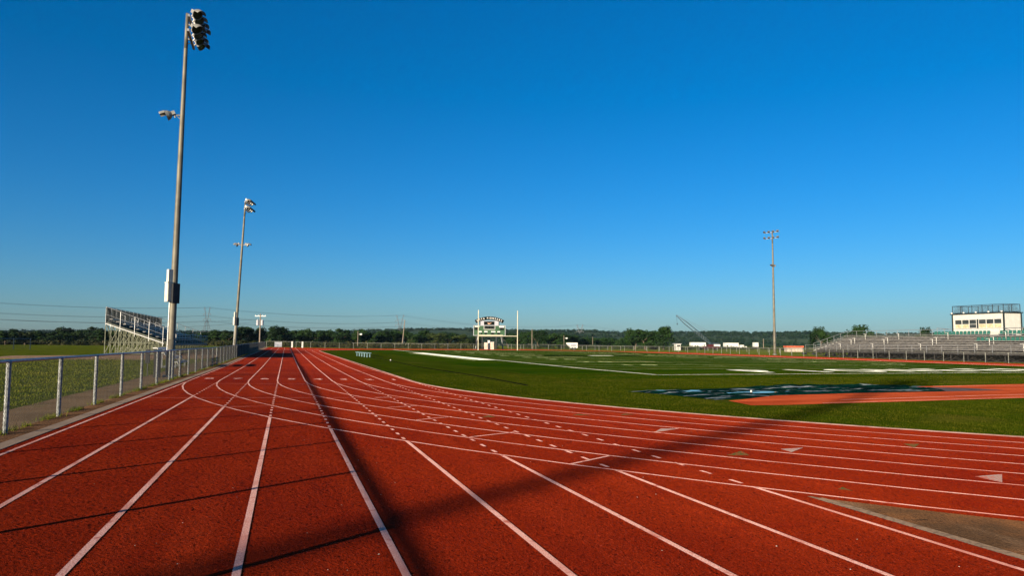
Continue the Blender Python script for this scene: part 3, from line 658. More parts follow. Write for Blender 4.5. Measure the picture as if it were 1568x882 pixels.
b = MB(); b.box((-.012, WL/2-.02, PZ0+1.63), (.02, .26, 1.28)); b.obj('centre_trim', M_TRIM, g)
b = MB(); zr = PZ0+WH+.13
cs = [(0, 0), (WD, 0), (WD, WL), (0, WL), (0, 0)]
for (xa, ya), (xb, yb) in zip(cs[:-1], cs[1:]):
    for hgt in (1.1, .08): b.tube((xa, ya, zr+hgt), (xb, yb, zr+hgt), .03, n=6)
    k = 5 if abs(yb-ya) > 4 else 2
    for i in range(k): 
        t = i/k; b.tube((xa+(xb-xa)*t, ya+(yb-ya)*t, zr), (xa+(xb-xa)*t, ya+(yb-ya)*t, zr+1.1), .045, n=6)
rl = b.obj('roof_railing', M_DARK, g)
b = MB()
for (xa, ya), (xb, yb) in zip(cs[:-1], cs[1:]):
    L_ = math.hypot(xb-xa, yb-ya)
    for u in np.arange(0, L_, .11):
        for sg in (1, -1):
            v = u+sg*1.0; zz0, zz1 = .09, 1.09
            if v > L_: zz1 = .09+(L_-u); v = L_
            if v < 0: zz1 = .09+u; v = 0
            b.tube((xa+(xb-xa)*u/L_, ya+(yb-ya)*u/L_, zr+zz0), (xa+(xb-xa)*v/L_, ya+(yb-ya)*v/L_, zr+zz1), .005, n=3, cap=False)
b.obj('railing_mesh', M_WIRE, rl)
for i in range(5):
    b = MB(); b.lathe([(0, 0), (.05, .12), (.16, .14), (.2, .05), (.22, 0)], 10, Matrix.Translation((-.3, WL*i/4*.98+.08, zr-.02)) @ Matrix.Rotation(R(-60), 4, 'Y')); b.obj('roof_lamp', M_WHITE, g, smooth=True)
b = MB()
for x in (.15, WD-.15):
    for y in (.15, WL/2, WL-.15): b.box((x, y, (PZ0-.12+zb)/2), (.16, .16, PZ0-.12-zb))
b.obj('leg', M_ALUD, g)
b = MB(); b.tube((-.6, -2.6, PZ0+.95), (WD, -2.6, PZ0+.95), .03); b.tube((-.2, -.2, PZ0+.95), (-.2, -2.6, PZ0+.95), .03); b.tube((WD, -2.6, PZ0), (WD, -2.6, PZ0+.95), .03); b.tube((0, -2.6, PZ0-.1), (0, -2.6, PZ0+.95), .03); b.tube((WD*.3, -2.6, PZ0+.9), (WD, -2.6, PZ0+.1), .025)
b.box((WD/2, -1.3, PZ0-.06), (WD, 2.5, .06)); b.tube((-.2, WL+.2, PZ0+.9), (-.2, WL+2.6, PZ0+1.15), .03); b.tube((-.2, WL+2.6, PZ0-1.2), (-.2, WL+2.6, PZ0+1.15), .03); b.tube((-.2, WL+1.4, PZ0-.7), (-.2, WL+1.4, PZ0+1.02), .03); b.tube((-.2, WL+2.6, PZ0-.6), (-.2, WL+.4, PZ0+.6), .025)
b.obj('landing', M_GALV, g)

# ------------------------------------------------------------------ goal post, scoreboard
zg = zt(42, 148.2); g = thing('goal_post', 'cream football goal post in front of the scoreboard', 'goal post', (42.2, 148.3, zg))
for x in (-4.22, 4.28):
    b = MB(); b.tube((x, 0, -.1), (x, 0, 8.35), .085, n=12); b.obj('upright', M_AD, g)
b = MB(); b.tube((-4.22, 0, 2.98), (4.28, 0, 2.98), .085, n=12); b.obj('crossbar', M_AD, g)
SD = 175.0                                                   # scoreboard distance
def sp(px, py): return spot(px, py, SD)
c = sp(749.3, 506); zs = zt(c.x, c.y); sr = thing('scoreboard', 'green scoreboard under an arched lettered sign behind the goal post', 'scoreboard', (c.x, c.y, zs), rz=-YAW)
K = SD/F                                                     # metres per photo pixel there
def sx_(px): return (px-749.3)*K
def sz_(py): return c.z+(506-py)*K-zs
def panel(name, x0, y0, x1, y1, dep, material, parent=sr, front=0.):
    b = MB(); b.box(((sx_(x0)+sx_(x1))/2, front+dep/2, (sz_(y0)+sz_(y1))/2), (sx_(x1)-sx_(x0), dep, sz_(y0)-sz_(y1))); return b.obj(name, material, parent)
main = panel('board', 725.6, 499, 773.2, 513.8, .5, M_SIGNG)
b = MB()
for x0, y0, x1, y1 in ((724.8, 498.4, 774.0, 499.0), (724.8, 513.6, 774.0, 514.2), (724.8, 499.0, 725.6, 513.6), (773.2, 499.0, 774.0, 513.6)):
    b.box(((sx_(x0)+sx_(x1))/2, .23, (sz_(y0)+sz_(y1))/2), (sx_(x1)-sx_(x0), .56, sz_(y0)-sz_(y1)))
b.obj('board_frame', M_PANEL, main)
b = MB()
for x0, y0, x1, y1 in ((740.8, 499.2, 741.4, 504.8), (757.6, 499.2, 758.2, 504.8), (740.8, 504.2, 758.2, 504.8)):
    b.box(((sx_(x0)+sx_(x1))/2, -.03, (sz_(y0)+sz_(y1))/2), (sx_(x1)-sx_(x0), .05, sz_(y0)-sz_(y1)))
b.obj('clock_frame', M_WHITE, main)
def digits(parent, x0, y0, x1, y1, n):
    wn = panel('digit_window', x0, y0, x1, y1, .04, M_SIGNB, parent, -.03)
    b = MB(); W_ = (x1-x0)/n
    for i in range(n):
        a, d = x0+W_*(i+.28), x0+W_*(i+.72); hz = (y1-y0)
        for (u0, v0, u1, v1) in ((a, y0+hz*.12, d, y0+hz*.18), (a, y0+hz*.47, d, y0+hz*.53), (a, y0+hz*.82, d, y0+hz*.88), (a, y0+hz*.15, a+W_*.08, y0+hz*.85), (d-W_*.08, y0+hz*.15, d, y0+hz*.85)):
            b.box(((sx_(u0)+sx_(u1))/2, -.036, (sz_(v0)+sz_(v1))/2), (sx_(u1)-sx_(u0), .008, sz_(v0)-sz_(v1)))
    b.obj('dim_digits', M_DIGIT, wn)
digits(main, 741.4, 499.3, 757.5, 504.1, 4)
digits(main, 726.6, 501.3, 732.2, 505.6, 2); digits(main, 765.2, 501.3, 771.4, 505.6, 2)
for x0, x1 in ((736.5, 738.5), (742, 745.5), (752, 756.5), (761.5, 765.5)): digits(main, x0, 509.6, x1, 512.6, 2 if x1-x0 > 3 else 1)
panel('name_plate', 726.8, 499.4, 734.0, 501.0, .05, M_WHITE, main, -.04); panel('name_plate', 764.3, 499.4, 772.0, 501.6, .05, M_WHITE, main, -.04)
for x0, x1 in ((732.8, 737.6), (741.4, 746.6), (752.0, 758.6), (761.6, 765.8)): panel('label_plate', x0, 507.2, x1, 509.0, .04, M_WHITE, main, -.03)
panel('advert_strip', 733.2, 513.0, 770.0, 515.3, .06, M_AD, sr, -.07)
pa = panel('video_panel', 735.6, 491.4, 763.4, 498.2, .3, M_PANEL, sr, .02)
pb = panel('screen', 741, 492.2, 757.0, 497.8, .05, M_SIGNB, pa, -.02)
b = MB(); vs = [(746.5, 494.2), (748.5, 495.3), (753, 494.3), (749.5, 496.3), (747.2, 496.2)]
b.add([(sx_(x), -.03, sz_(y)) for x, y in vs]+[(sx_(x), -.021, sz_(y)) for x, y in vs], [(4, 3, 2, 1, 0), (0, 1, 6, 5), (1, 2, 7, 6), (2, 3, 8, 7), (3, 4, 9, 8), (4, 0, 5, 9)]); b.obj('emblem', mat('emblem_orange', (.75, .42, .25), .5, 0, var=.3, vscale=4), pb)
for x in (735, 763.6): panel('upper_post', x-.5, 489.5, x+.9, 498.2, .2, M_SIGNB, sr, .1)
# arched sign
AC = (749.4, 485.1+46.5)
def arc(px, rr): a = (px-749.4)/46.5; return Vector((sx_(749.4+rr*math.sin(a)), 0, sz_(AC[1]-rr*math.cos(a))))
b = MB(); xs = np.linspace(725.9, 772.9, 25); o_, i_ = [arc(x, 46.8) for x in xs], [arc(x, 41.7) for x in xs]; n = len(xs)
vs = [v+Vector((0, y, 0)) for y in (0, .25) for v in o_+i_]
fs = []
for k in range(n-1):
    fs += [(k, n+k, n+k+1, k+1), (2*n+k, 2*n+k+1, 3*n+k+1, 3*n+k), (k, k+1, 2*n+k+1, 2*n+k), (n+k, 3*n+k, 3*n+k+1, n+k+1)]
fs += [(0, 2*n, 3*n, n), (n-1, 2*n-1, 4*n-1, 3*n-1)]
ar = b.add(vs, fs).obj('arch_sign', M_SIGNB, sr)
b = MB(); word = 'NCTA PIONEERS'; wid = [1, 1, .95, 1.05, .65, .95, .5, 1.1, 1.05, .95, .95, 1, .95]; tot = sum(wid); u = 0
for ch, wi in zip(word, wid):
    px = 728.0+(770.8-728.0)*(u+wi/2)/tot; u += wi
    if ch == ' ': b.obj('sign_letters', M_WHITE, ar); b = MB(); continue
    vs, fs = text_faces(ch, 1, .02); a = (px-749.4)/46.5; o0 = arc(px, 42.9)
    kx, kz = .50, .66
    tr = lambda v, yy: o0+Vector((v.x*kx*math.cos(a)+v.y*kz*math.sin(a), yy, -v.x*kx*math.sin(a)+v.y*kz*math.cos(a)))
    b.add([tr(v, -.03) for v in vs], fs)
b.obj('sign_letters', M_WHITE, ar)
for x in (729.5, 738.5, 760, 769.5):
    b = MB(); b.tube((sx_(x), .4, 0), (sx_(x), .4, sz_(513)), .11, n=8); b.obj('leg', M_DARK, sr)
b = MB(); b.tube((sx_(728), .5, 0), (sx_(732), .5, sz_(515)), .06); b.tube((sx_(771), .5, 0), (sx_(767), .5, sz_(515)), .06); b.obj('brace', M_GALV, sr)
# things under the scoreboard
def crate(name, label, cat, px, py0, py1, wpx, depth, material, extra=None):
    f_ = foot(px, depth); k = depth/F; o = thing(name, label, cat, f_, rz=-YAW)
    top = spot(px, py0, depth).z-f_.z; wd_ = wpx*k
    b = MB(); b.box((0, .4, top/2), (wd_, .8, top)); b.obj('body', material, o)
    b = MB(); b.box((0, .4, top+.03), (wd_+.12, .92, .06)); b.obj('lid', M_PANEL, o)
    b = MB(); b.box((0, -.012, top*.5), (wd_*.7, .02, top*.7)); b.obj('door', material, o)
    return o
crate('utility_box', 'wide beige utility box below the scoreboard, left of the others', 'utility box', 744.2, 525, 533, 5.5, 169, M_BEIGE)
crate('utility_box', 'tall white topped utility box below the scoreboard centre', 'utility box', 748.4, 521.5, 533, 3.2, 170.5, M_WHITE)
crate('utility_box', 'low tan utility box below the scoreboard, right of the white one', 'utility box', 753.6, 524, 533, 5.5, 169, M_BEIGE)

# ------------------------------------------------------------------ small things on the infield
g = thing('team_bench', 'low teal grey team bench on the grass by the left lanes', 'bench', (8.1, 83.6, zt(8.1, 83.6)), rz=R(4))
b = MB(); b.box((0, 0, .47), (.34, 7.2, .06)); b.box((.28, 0, .45), (.24, 7.2, .05)); b.obj('seat', M_BENCH, g)
for k in range(5):
    b = MB(); y = -3.3+k*1.65; b.box((-.02, y, .22), (.09, .09, .44)); b.box((.28, y, .21), (.09, .09, .42)); b.box((.12, y, .43), (.5, .07, .05)); b.obj('leg', M_BENCH, g)
hp = [Vector((9.05+.12*math.sin(y*.21)+.2*math.sin(y*.06), y, zt(9.05, y)+.03)) for y in np.arange(28, 92, 1.0)]+[Vector((9.4+.5*k, 92-.05*k*k, zt(9.4, 92)+.03)) for k in range(4)]
b = MB(); b.path([p-hp[0] for p in hp], .022, 6); tag(b.obj('hose', M_HOSE, None, hp[0]), 'long black hose lying across the grass parallel to the lanes', 'hose')
g = thing('sprinkler', 'little white sprinkler head in the grass next to the black hose', 'sprinkler', (8.7, 64.5, zt(8.7, 64.5)))
b = MB(); b.tube((0, 0, 0), (0, 0, .12), .03); b.obj('stem', M_DARK, g); b = MB(); b.tube((0, 0, .12), (0, 0, .2), .05, .035); b.obj('head', M_WHITE, g)
# crumpled tarp over the jump pit
outl = [(11.8, 24.5), (12.6, 22.3), (12.9, 20.4), (14.5, 20.9), (16.2, 21.9), (20.3, 22.4), (24.4, 22.55), (25.3, 23.6), (25.2, 25.0), (24.0, 26.2), (19.5, 26.2), (15.5, 25.6)]
def inside(x, y):
    r_ = False; j = len(outl)-1
    for i in range(len(outl)):
        xi, yi = outl[i]; xj, yj = outl[j]
        if (yi > y) != (yj > y) and x < (xj-xi)*(y-yi)/(yj-yi)+xi: r_ = not r_
        j = i
    return r_
def edge_d(x, y):
    m = 9
    for i in range(len(outl)):
        a = Vector(outl[i-1]); c_ = Vector(outl[i]); p = Vector((x, y)); t = max(0, min(1, (p-a).dot(c_-a)/(c_-a).length_squared)); m = min(m, (p-a.lerp(c_, t)).length)
    return m
from mathutils import noise as mn
bm = bmesh.new(); bm.faces.new([bm.verts.new((x, y, 0)) for x, y in outl])
for x in np.arange(12, 27.7, .16): bmesh.ops.bisect_plane(bm, geom=bm.verts[:]+bm.edges[:]+bm.faces[:], plane_co=(x, 0, 0), plane_no=(1, 0, 0), dist=1e-5)
for y in np.arange(20.5, 26.5, .16): bmesh.ops.bisect_plane(bm, geom=bm.verts[:]+bm.edges[:]+bm.faces[:], plane_co=(0, y, 0), plane_no=(0, 1, 0), dist=1e-5)
for v in bm.verts:
    x, y = v.co.x, v.co.y; e = min(1, edge_d(x, y)/.5)
    n1 = mn.noise((x*.45, y*.9, 1)); n2 = abs(mn.noise((x*.9, y*2.2, 5))); n3 = abs(mn.noise((x*2.4, y*4.5, 9)))
    roll = max(0, 1-abs(y-(25.2+.3*math.sin(x*.7)))/.55)*(1 if x > 16 else 0)*min(1, max(0, (x-16)/3))*(1 if x < 26 else .2)
    v.co.z = zt(x, y)+.02+e*(.03+.03*n1+.07*n2+.04*n3+.10*roll)
bmesh.ops.triangulate(bm, faces=bm.faces[:])
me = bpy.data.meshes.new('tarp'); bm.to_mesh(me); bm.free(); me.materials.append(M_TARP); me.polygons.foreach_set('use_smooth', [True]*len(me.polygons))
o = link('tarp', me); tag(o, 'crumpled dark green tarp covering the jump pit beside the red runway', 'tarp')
wp = [[(12.8, 23.6), (14.6, 23.2), (15.5, 23.7), (14.2, 24.5), (12.9, 24.4)], [(14.6, 22.2), (16.2, 22.3), (17.6, 22.9), (16.4, 23.3), (14.9, 22.9)], [(18, 24.3), (21, 24.4), (24.5, 24.6), (25.8, 24.8), (24, 24.95), (20, 24.75), (18, 24.7)]]
M_WATER = mat('standing_water', (.02, .03, .03), .03, 0, var=.1, spec=.9, bump=.25, bscale=6)
tag(sheet('puddle', wp, .075, M_WATER), kind='structure')
g = thing('marker_cone', 'small white capped marker standing on the green tarp', 'marker', (15.55, 22.35, zt(15.5, 22.3)+.06))
b = MB(); b.tube((0, 0, 0), (0, 0, .05), .05, .04); b.obj('base', M_DARK, g); b = MB(); b.tube((0, 0, .05), (0, 0, .12), .035, .028); b.obj('cap', M_WHITE, g)
for i, (px, py, lab) in enumerate([(1231, 545.2, 'dark sandbag on the far track, leftmost of the row'), (1246, 545.6, 'dark sandbag on the far track, second from the left'), (1277, 546.6, 'dark sandbag on the far track, just right of the pink bundle'), (1293, 547.2, 'dark sandbag on the far track, second from the right'), (1310, 547.6, 'dark sandbag on the far track, rightmost of the row'), (1265, 547.3, 'pink topped dark bundle lying on the far track')]):
    dd = 1130*1.82/(py-531.2); p = spot(px, 531, dd); b = MB()
    b.lathe([(-.5, 0), (-.45, .16), (-.2, .24), (.2, .24), (.45, .16), (.5, 0)], 8, Matrix.Scale(.8, 4, (0, 0, 1)))
    o = b.obj('sandbag' if i < 5 else 'bundle', M_DARK, None, (p.x, p.y, zt(p.x, p.y)+.2), smooth=True); o.rotation_euler = (0, 0, R(-20+13*i)); tag(o, lab, 'sandbag' if i < 5 else 'bundle', 'sandbags on the far track' if i < 5 else None)
    if i == 5:
        b = MB(); b.box((0, 0, .2), (.7, .34, .12)); b.obj('cover', mat('pink_cover', (.55, .25, .30), .7, var=.2), o)

# ------------------------------------------------------------------ utilities in the distance
def tower(label, px, depth, Ht, rz):
    f_ = foot(px, depth); o = thing('pylon', label, 'pylon', f_, 'steel transmission pylons', rz); b = MB()
    W0, Wm, hw = Ht*.13, Ht*.028, Ht*.60; r = .085*depth/575
    def legs(w0, z0, w1, z1, nb):
        for sx in (-1, 1):
            for sy in (-1, 1): b.tube((sx*w0, sy*w0, z0), (sx*w1, sy*w1, z1), r*1.3, n=4)
        for k in range(nb):
            ta, tb = k/nb, (k+1)/nb; wa, wb = w0+(w1-w0)*ta, w0+(w1-w0)*tb; za, zb_ = z0+(z1-z0)*ta, z0+(z1-z0)*tb
            for s_ in (-1, 1):
                b.tube((-wa, s_*wa, za), (wb, s_*wb, zb_), r*.7, n=3); b.tube((wa, s_*wa, za), (-wb, s_*wb, zb_), r*.7, n=3)
                b.tube((s_*wa, -wa, za), (s_*wb, wb, zb_), r*.7, n=3); b.tube((-wb, s_*wb, zb_), (wb, s_*wb, zb_), r*.7, n=3)
    legs(W0, 0, Wm, hw, 7); b.obj('body', M_TOWER, o); b = MB()
    for s_ in (-1, 1):
        x0, x1 = s_*Wm, s_*Ht*.15; z0, z1 = hw-.3, Ht*.97
        for dx in (-1, 1):
            b.tube((x0+dx*.5, 0, z0), (x1+dx*.35, 0, z1), r*1.2, n=4)
        for k in range(8):
            ta, tb = k/8, (k+1)/8; sg = 1 if k % 2 else -1
            b.tube((x0+(x1-x0)*ta+sg*.45, 0, z0+(z1-z0)*ta), (x0+(x1-x0)*tb-sg*.45, 0, z0+(z1-z0)*tb), r*.7, n=3)
        b.tube((x1, 0, z1-.3), (x1+s_*.0, 0, Ht), r, n=4); b.tube((x1-s_*Ht*.05, 0, z1-1), (x1+s_*Ht*.07, 0, z1-1.2), r*1.3, n=4)
    b.obj('horn', M_TOWER, o); b = MB()
    for z, wd_ in ((Ht*.66, .2), (Ht*.80, .20)):
        for s_ in (-1, 1): b.tube((s_*Wm*.5, 0, z), (s_*Ht*wd_, 0, z), r*1.3, n=4); b.tube((s_*Wm*.5, 0, z+1.3), (s_*Ht*wd_, 0, z), r*.8, n=4); b.tube((s_*Ht*wd_, 0, z), (s_*Ht*wd_, 0, z-1.6), r*1.6, n=5)
    b.obj('crossarm', M_TOWER, o); return o
TW = [(-180, 430, 29), (315.5, 575, 29), (612, 720, 30), (888, 1060, 31), (1100, 1420, 31)]
tw = []
for i, (px, dp, Ht) in enumerate(TW):
    f_ = foot(px, dp); nx = foot(TW[min(i+1, 4)][0], TW[min(i+1, 4)][1])-foot(TW[max(i-1, 0)][0], TW[max(i-1, 0)][1]); tw.append((f_, Ht, math.atan2(nx.y, nx.x)-math.pi/2))
for i, lab in ((1, 'grey steel pylon above the trees right of the left bleachers'), (2, 'pale steel pylon above the trees left of the scoreboard'), (3, 'faint distant steel pylon on the wooded ridge right of the goal post')):
    tower(lab, TW[i][0], TW[i][1], TW[i][2], tw[i][2])
k = 0
for z_, s_ in ((.97, -.15), (.97, .15), (.745, -.2), (.745, .2), (.605, -.2), (.605, .2)):
    pts = []
    for i in range(4):
        (fa, ha, ra), (fb, hb, rb) = tw[i], tw[i+1]
        A = fa+Vector((math.cos(ra)*s_*ha, math.sin(ra)*s_*ha, z_*ha)); B = fb+Vector((math.cos(rb)*s_*hb, math.sin(rb)*s_*hb, z_*hb))
        sag = (B-A).length*.018
        pts += [A.lerp(B, t)-Vector((0, 0, sag*4*t*(1-t))) for t in np.linspace(0, 1, 13)[:-1]]
    b = MB(); b.path([p-pts[0] for p in pts], .05, 4)
    lab = [('top', 'left'), ('top', 'right'), ('upper', 'left'), ('upper', 'right'), ('lower', 'left'), ('lower', 'right')][k]; k += 1
    tag(b.obj('power_line', M_CABLE, None, pts[0]), f'thin power line strung between the pylons, {lab[0]} tier on their {lab[1]} arms', 'power line', 'power lines between the pylons')
def wood_pole(label, px, depth, topy, lean=0, arm=True, trans=False, r=.16, lamp=False, group='wooden utility poles'):
    f_ = foot(px, depth); Ht = spot(px, topy, depth).z-f_.z; o = thing('utility_pole', label, 'utility pole', f_, group, -YAW)
    tp = Vector((lean*Ht, 0, Ht)); b = MB(); b.tube((0, 0, -.3), tp, r, r*.7, n=8); b.obj('pole', M_WOOD, o)
    if arm:
        b = MB(); b.box(tp*.93, (2.6, .14, .16)); b.obj('crossarm', M_WHITE, o)
        for x in (-1.2, -.5, .5, 1.2):
            b = MB(); b.tube(tp*.93+Vector((x, 0, .08)), tp*.93+Vector((x, 0, .34)), .06, n=6); b.obj('insulator', M_WHITE, o)
    if trans:
        for x in (-.55, .55):
            b = MB(); b.tube(tp*.66+Vector((x, -.2, -.1)), tp*.66+Vector((x, -.2, 1.15)), .34, n=12); b.tube(tp*.66+Vector((x, -.2, 1.15)), tp*.66+Vector((x, -.2, 1.4)), .07, n=6); b.obj('transformer', M_PANEL, o)
    if lamp:
        b = MB(); b.tube(tp+Vector((0, 0, -.9)), tp+Vector((.8, -.2, -.7)), .05, n=6); b.obj('lamp_arm', M_GALV, o)
        b = MB(); b.lathe([(0, .1), (.3, .28), (.62, .22), (.66, 0)], 8, Matrix.Translation(tp+Vector((.5, -.2, -.85)))); b.obj('lamp', M_WHITE, o)
    return o
wood_pole('wooden utility pole with two grey transformers beyond the end of the left fence', 397.5, 178, 480.5, trans=True, r=.19)
wood_pole('short wooden lamp pole in front of the trees beyond the far fence', 547.8, 190, 507, arm=False, lamp=True, r=.10)
wood_pole('bare leaning wooden pole in front of the pale pylon', 615.5, 210, 490, lean=.09, arm=False, r=.16)
wood_pole('thin wooden pole by the dark trees just right of the goal post', 814.6, 215, 504, arm=False, r=.12)
wood_pole('short pole with lamp left of the white trailer box', 863.5, 230, 514, arm=False, lamp=True, r=.11)
wood_pole('slim pole on the meadow left of the dark tree group', 907.5, 260, 516, arm=False, r=.10)
wood_pole('slim pole on the meadow left of the right floodlight pole', 1169, 300, 519, arm=False, r=.16)
b = MB(); A = foot(397.5, 178)+Vector((0, 0, 6.6)); ends = [spot(-220, 470, 150), spot(-220, 490, 150)]
for j, E_ in enumerate(ends):
    pts = [A.lerp(E_, t)-Vector((0, 0, 2.0*4*t*(1-t)+j*.6*(1-t))) for t in np.linspace(0, 1, 20)]
    b = MB(); b.path([p-pts[0] for p in pts], .022, 4); tag(b.obj('overhead_cable', M_CABLE, None, pts[0]), ['upper', 'lower'][j]+' dark cable running left from the transformer pole above the trees', 'cable', 'cables from the transformer pole')
# crane
tip, bs = spot(1035.5, 483, 440), spot(1090, 527, 430); fo = Vector((bs.x, bs.y, zt(bs.x, bs.y)))
g = thing('crane', 'dark lattice boom crane rising behind the white trailers', 'crane', fo)
T0, B0 = tip-fo, Vector((0, 0, 2.2)); d = (T0-B0).normalized(); side = d.cross(Vector((0, 0, 1))).normalized(); upv = side.cross(d)
b = MB(); N = 16
def bp(t, a, c_): wdt = .85*min(1, t*5+.25, (1-t)*3+.2); return B0.lerp(T0, t)+side*a*wdt+upv*c_*wdt
for a, c_ in ((-1, -1), (-1, 1), (1, -1), (1, 1)):
    for k in range(N): b.tube(bp(k/N, a, c_), bp((k+1)/N, a, c_), .11, n=4)
for k in range(N):
    for (a, c_), (a2, c2_) in (((-1, -1), (-1, 1)), ((1, 1), (1, -1)), ((-1, 1), (1, 1)), ((1, -1), (-1, -1))): b.tube(bp(k/N, a, c_), bp((k+1)/N, a2, c2_), .07, n=3)
b.obj('boom', M_CRANE, g)
b = MB(); gp = spot(1080, 508, 430)-fo; b.tube(T0, gp, .05, n=4); b.tube(gp, Vector((3, 2, 3)), .05, n=4); b.tube(T0+upv*.6, gp+upv*1.2, .05, n=4); b.obj('pendant_cable', M_CABLE, g)
b = MB(); b.tube(T0, T0-Vector((-.6, 0, 4.6)), .06, n=4); b.obj('hoist_rope', M_CABLE, g); b = MB(); b.lathe([(0, 0), (.2, .35), (.7, .4), (1, .1), (1.05, 0)], 8, Matrix.Translation(T0-Vector((-.6, 0, 4.6))) @ Matrix.Rotation(R(90), 4, 'Y')); b.obj('hook_block', M_CRANE, g)
b = MB(); b.box((1.5, 0, 2.1), (5, 3, 2)); b.box((-1.2, -.9, 2.4), (1.6, 1.2, 1.8)); b.obj('cab', M_CRANE, g)
b = MB(); 
for y in (-1.6, 1.6): b.box((0, y, .5), (5, .8, 1.0))
b.obj('crawler', M_TYRE, g)
def trailer(label, px0, px1, py0, depth, group, cab=False):
    pc = (px0+px1)/2; f_ = foot(pc, depth); k_ = depth/F; L_ = (px1-px0)*k_; top = spot(pc, py0, depth).z-f_.z
    o = thing('trailer', label, 'trailer', f_, group, -YAW+.08); b = MB(); b.box((0, 1.2, (top+1.0)/2), (L_, 2.4, top-1.0)); b.box((0, 1.2, top+.02), (L_+.05, 2.45, .05)); b.obj('body', M_WHITE, o)
    b = MB(); b.box((0, 1.2, .92), (L_*.98, 1.1, .16)); b.obj('chassis', M_DARK, o)
    for x in (-L_*.38, -L_*.26, L_*.36):
        b = MB(); b.tube((x, -.02, .5), (x, 2.42, .5), .5, n=12); b.obj('wheel', M_TYRE, o)
    return o
trailer('long white trailer left of centre under the crane boom', 1058, 1081, 524.6, 330, 'white trailers beyond the far fence')
trailer('long white trailer with the tallest bright side, right of the crane', 1110.3, 1131.3, 525.3, 300, 'white trailers beyond the far fence')
trailer('small white trailer at the right edge beside the floodlight pole', 1155.5, 1161.5, 524.8, 330, 'white trailers beyond the far fence')
trailer('short low white trailer between the two long ones', 1094, 1103, 527.6, 320, 'white trailers beyond the far fence')
def pickup(label, px, py0, depth, m):
    f_ = foot(px, depth); o = thing('pickup_truck', label, 'pickup truck', f_, 'vehicles beyond the far fence', -YAW+.1)
    b = MB(); b.box((0, .9, .85), (5, 1.8, .7)); b.box((-.3, .9, 1.45), (2.0, 1.6, .7)); b.obj('body', m, o)
    b = MB(); b.box((-.3, .9, 1.5), (2.03, 1.4, .4)); b.obj('windows', M_WIN, o)
    for x in (-1.6, 1.6):
        b = MB(); b.tube((x, -.02, .42), (x, 1.82, .42), .42, n=10); b.obj('wheel', M_TYRE, o)
pickup('white pickup truck just right of the left long trailer', 1084.5, 526, 300, M_WHITE)
pickup('maroon pickup truck in the grass between the white trailers', 1090, 530, 240, M_MAROON)
pickup('white pickup truck right of the bright long trailer', 1137, 526, 320, M_WHITE)
g = thing('ticket_booth', 'small white booth with flat canopy right of the dark tree group', 'booth', foot(1038.5, 205), rz=-YAW); kk = 205/F
b = MB(); b.box((0, .8, .9), (7.5*kk, 1.6, 1.8)); b.obj('wall', M_CREAM, g); b = MB(); b.box((-.15, .8, 1.87), (12*kk, 2.0, .12)); b.obj('roof', M_PANEL, g); b = MB(); b.box((.1, -.01, 1.35), (5*kk, .03, .4)); b.obj('window', M_WIN, g)
b = MB(); b.tube((-6*kk, .1, 0), (-6*kk, .1, 1.8), .05); b.obj('canopy_post', M_WHITE, g)
g = thing('concession_trailer', 'white box trailer with slanted left end behind the far fence', 'trailer', foot(876, 215), rz=-YAW); kk = 215/F
x0, x1 = -8.5*kk, 8.5*kk; zt0 = .45; zt1 = 2.0; b = MB()
pr = [(x0+1.2, zt0), (x1, zt0), (x1, zt1), (x0, zt1), (x0, zt1-.35)]; n = len(pr)
b.add([(x, y, z) for y in (0, 2) for x, z in pr], [tuple(range(n)), tuple(range(2*n-1, n-1, -1))]+[(i, n+i, n+(i+1) % n, (i+1) % n) for i in range(n)]); b.obj('body', M_WHITE, g)
b = MB(); b.box((.4, -.01, 1.3), (1.4, .03, .7)); b.obj('hatch', M_PANEL, g)
for x in (.1, .9):
    b = MB(); b.tube((x, -.02, .32), (x, 2.02, .32), .32, n=10); b.obj('wheel', M_TYRE, g)
g = thing('red_shed', 'long low rust red shed beyond the left end of the grandstand', 'shed', foot(1217, 190), rz=-YAW); kk = 190/F
b = MB(); b.box((0, 1, .55), (24*kk, 2, 1.1)); b.obj('wall', M_BEIGE, g); b = MB(); b.box((0, .9, 1.32), (26*kk, 2.5, .45)); b.obj('roof', M_RED, g)

# ------------------------------------------------------------------ trees
def crown_mesh(name, seed, n, nb, wide, material, leaf=.05, low=.18):
    r_ = np.random.default_rng(seed); V = []
    cs_ = []
    for i in range(nb):
        a = r_.uniform(0, 2*math.pi); rr = wide*math.sqrt(r_.random())*.75; z = low+.12+(.78-low)*r_.random()**.8; sh = 1-abs(z-.55)*1.0
        cs_.append((rr*math.cos(a)*sh, rr*math.sin(a)*sh, z, r_.uniform(.10, .20)*(.7+wide)))
    cs_.append((0, 0, .78, .17))
    per = n//len(cs_)
    for cx, cy, cz, rad in cs_:
        u = r_.normal(size=(per, 3)); u /= np.linalg.norm(u, axis=1)[:, None]; q = u*rad*(r_.uniform(.45, 1.08, per)[:, None]); q[:, 2] *= .8
        q += np.array([cx, cy, cz])
        t1_ = np.cross(u, r_.normal(size=(per, 3))); t1_ /= np.linalg.norm(t1_, axis=1)[:, None]; t2_ = np.cross(u+r_.normal(0, .6, (per, 3)), t1_); t2_ /= np.linalg.norm(t2_, axis=1)[:, None]
        sz = (leaf*r_.uniform(.5, 1.2, per))[:, None]
        V.append(np.stack([q-t1_*sz, q-t2_*sz*.6, q+t1_*sz, q+t2_*sz*.6], 1).reshape(-1, 3))
    return npmesh(name, np.concatenate(V), 4, material)
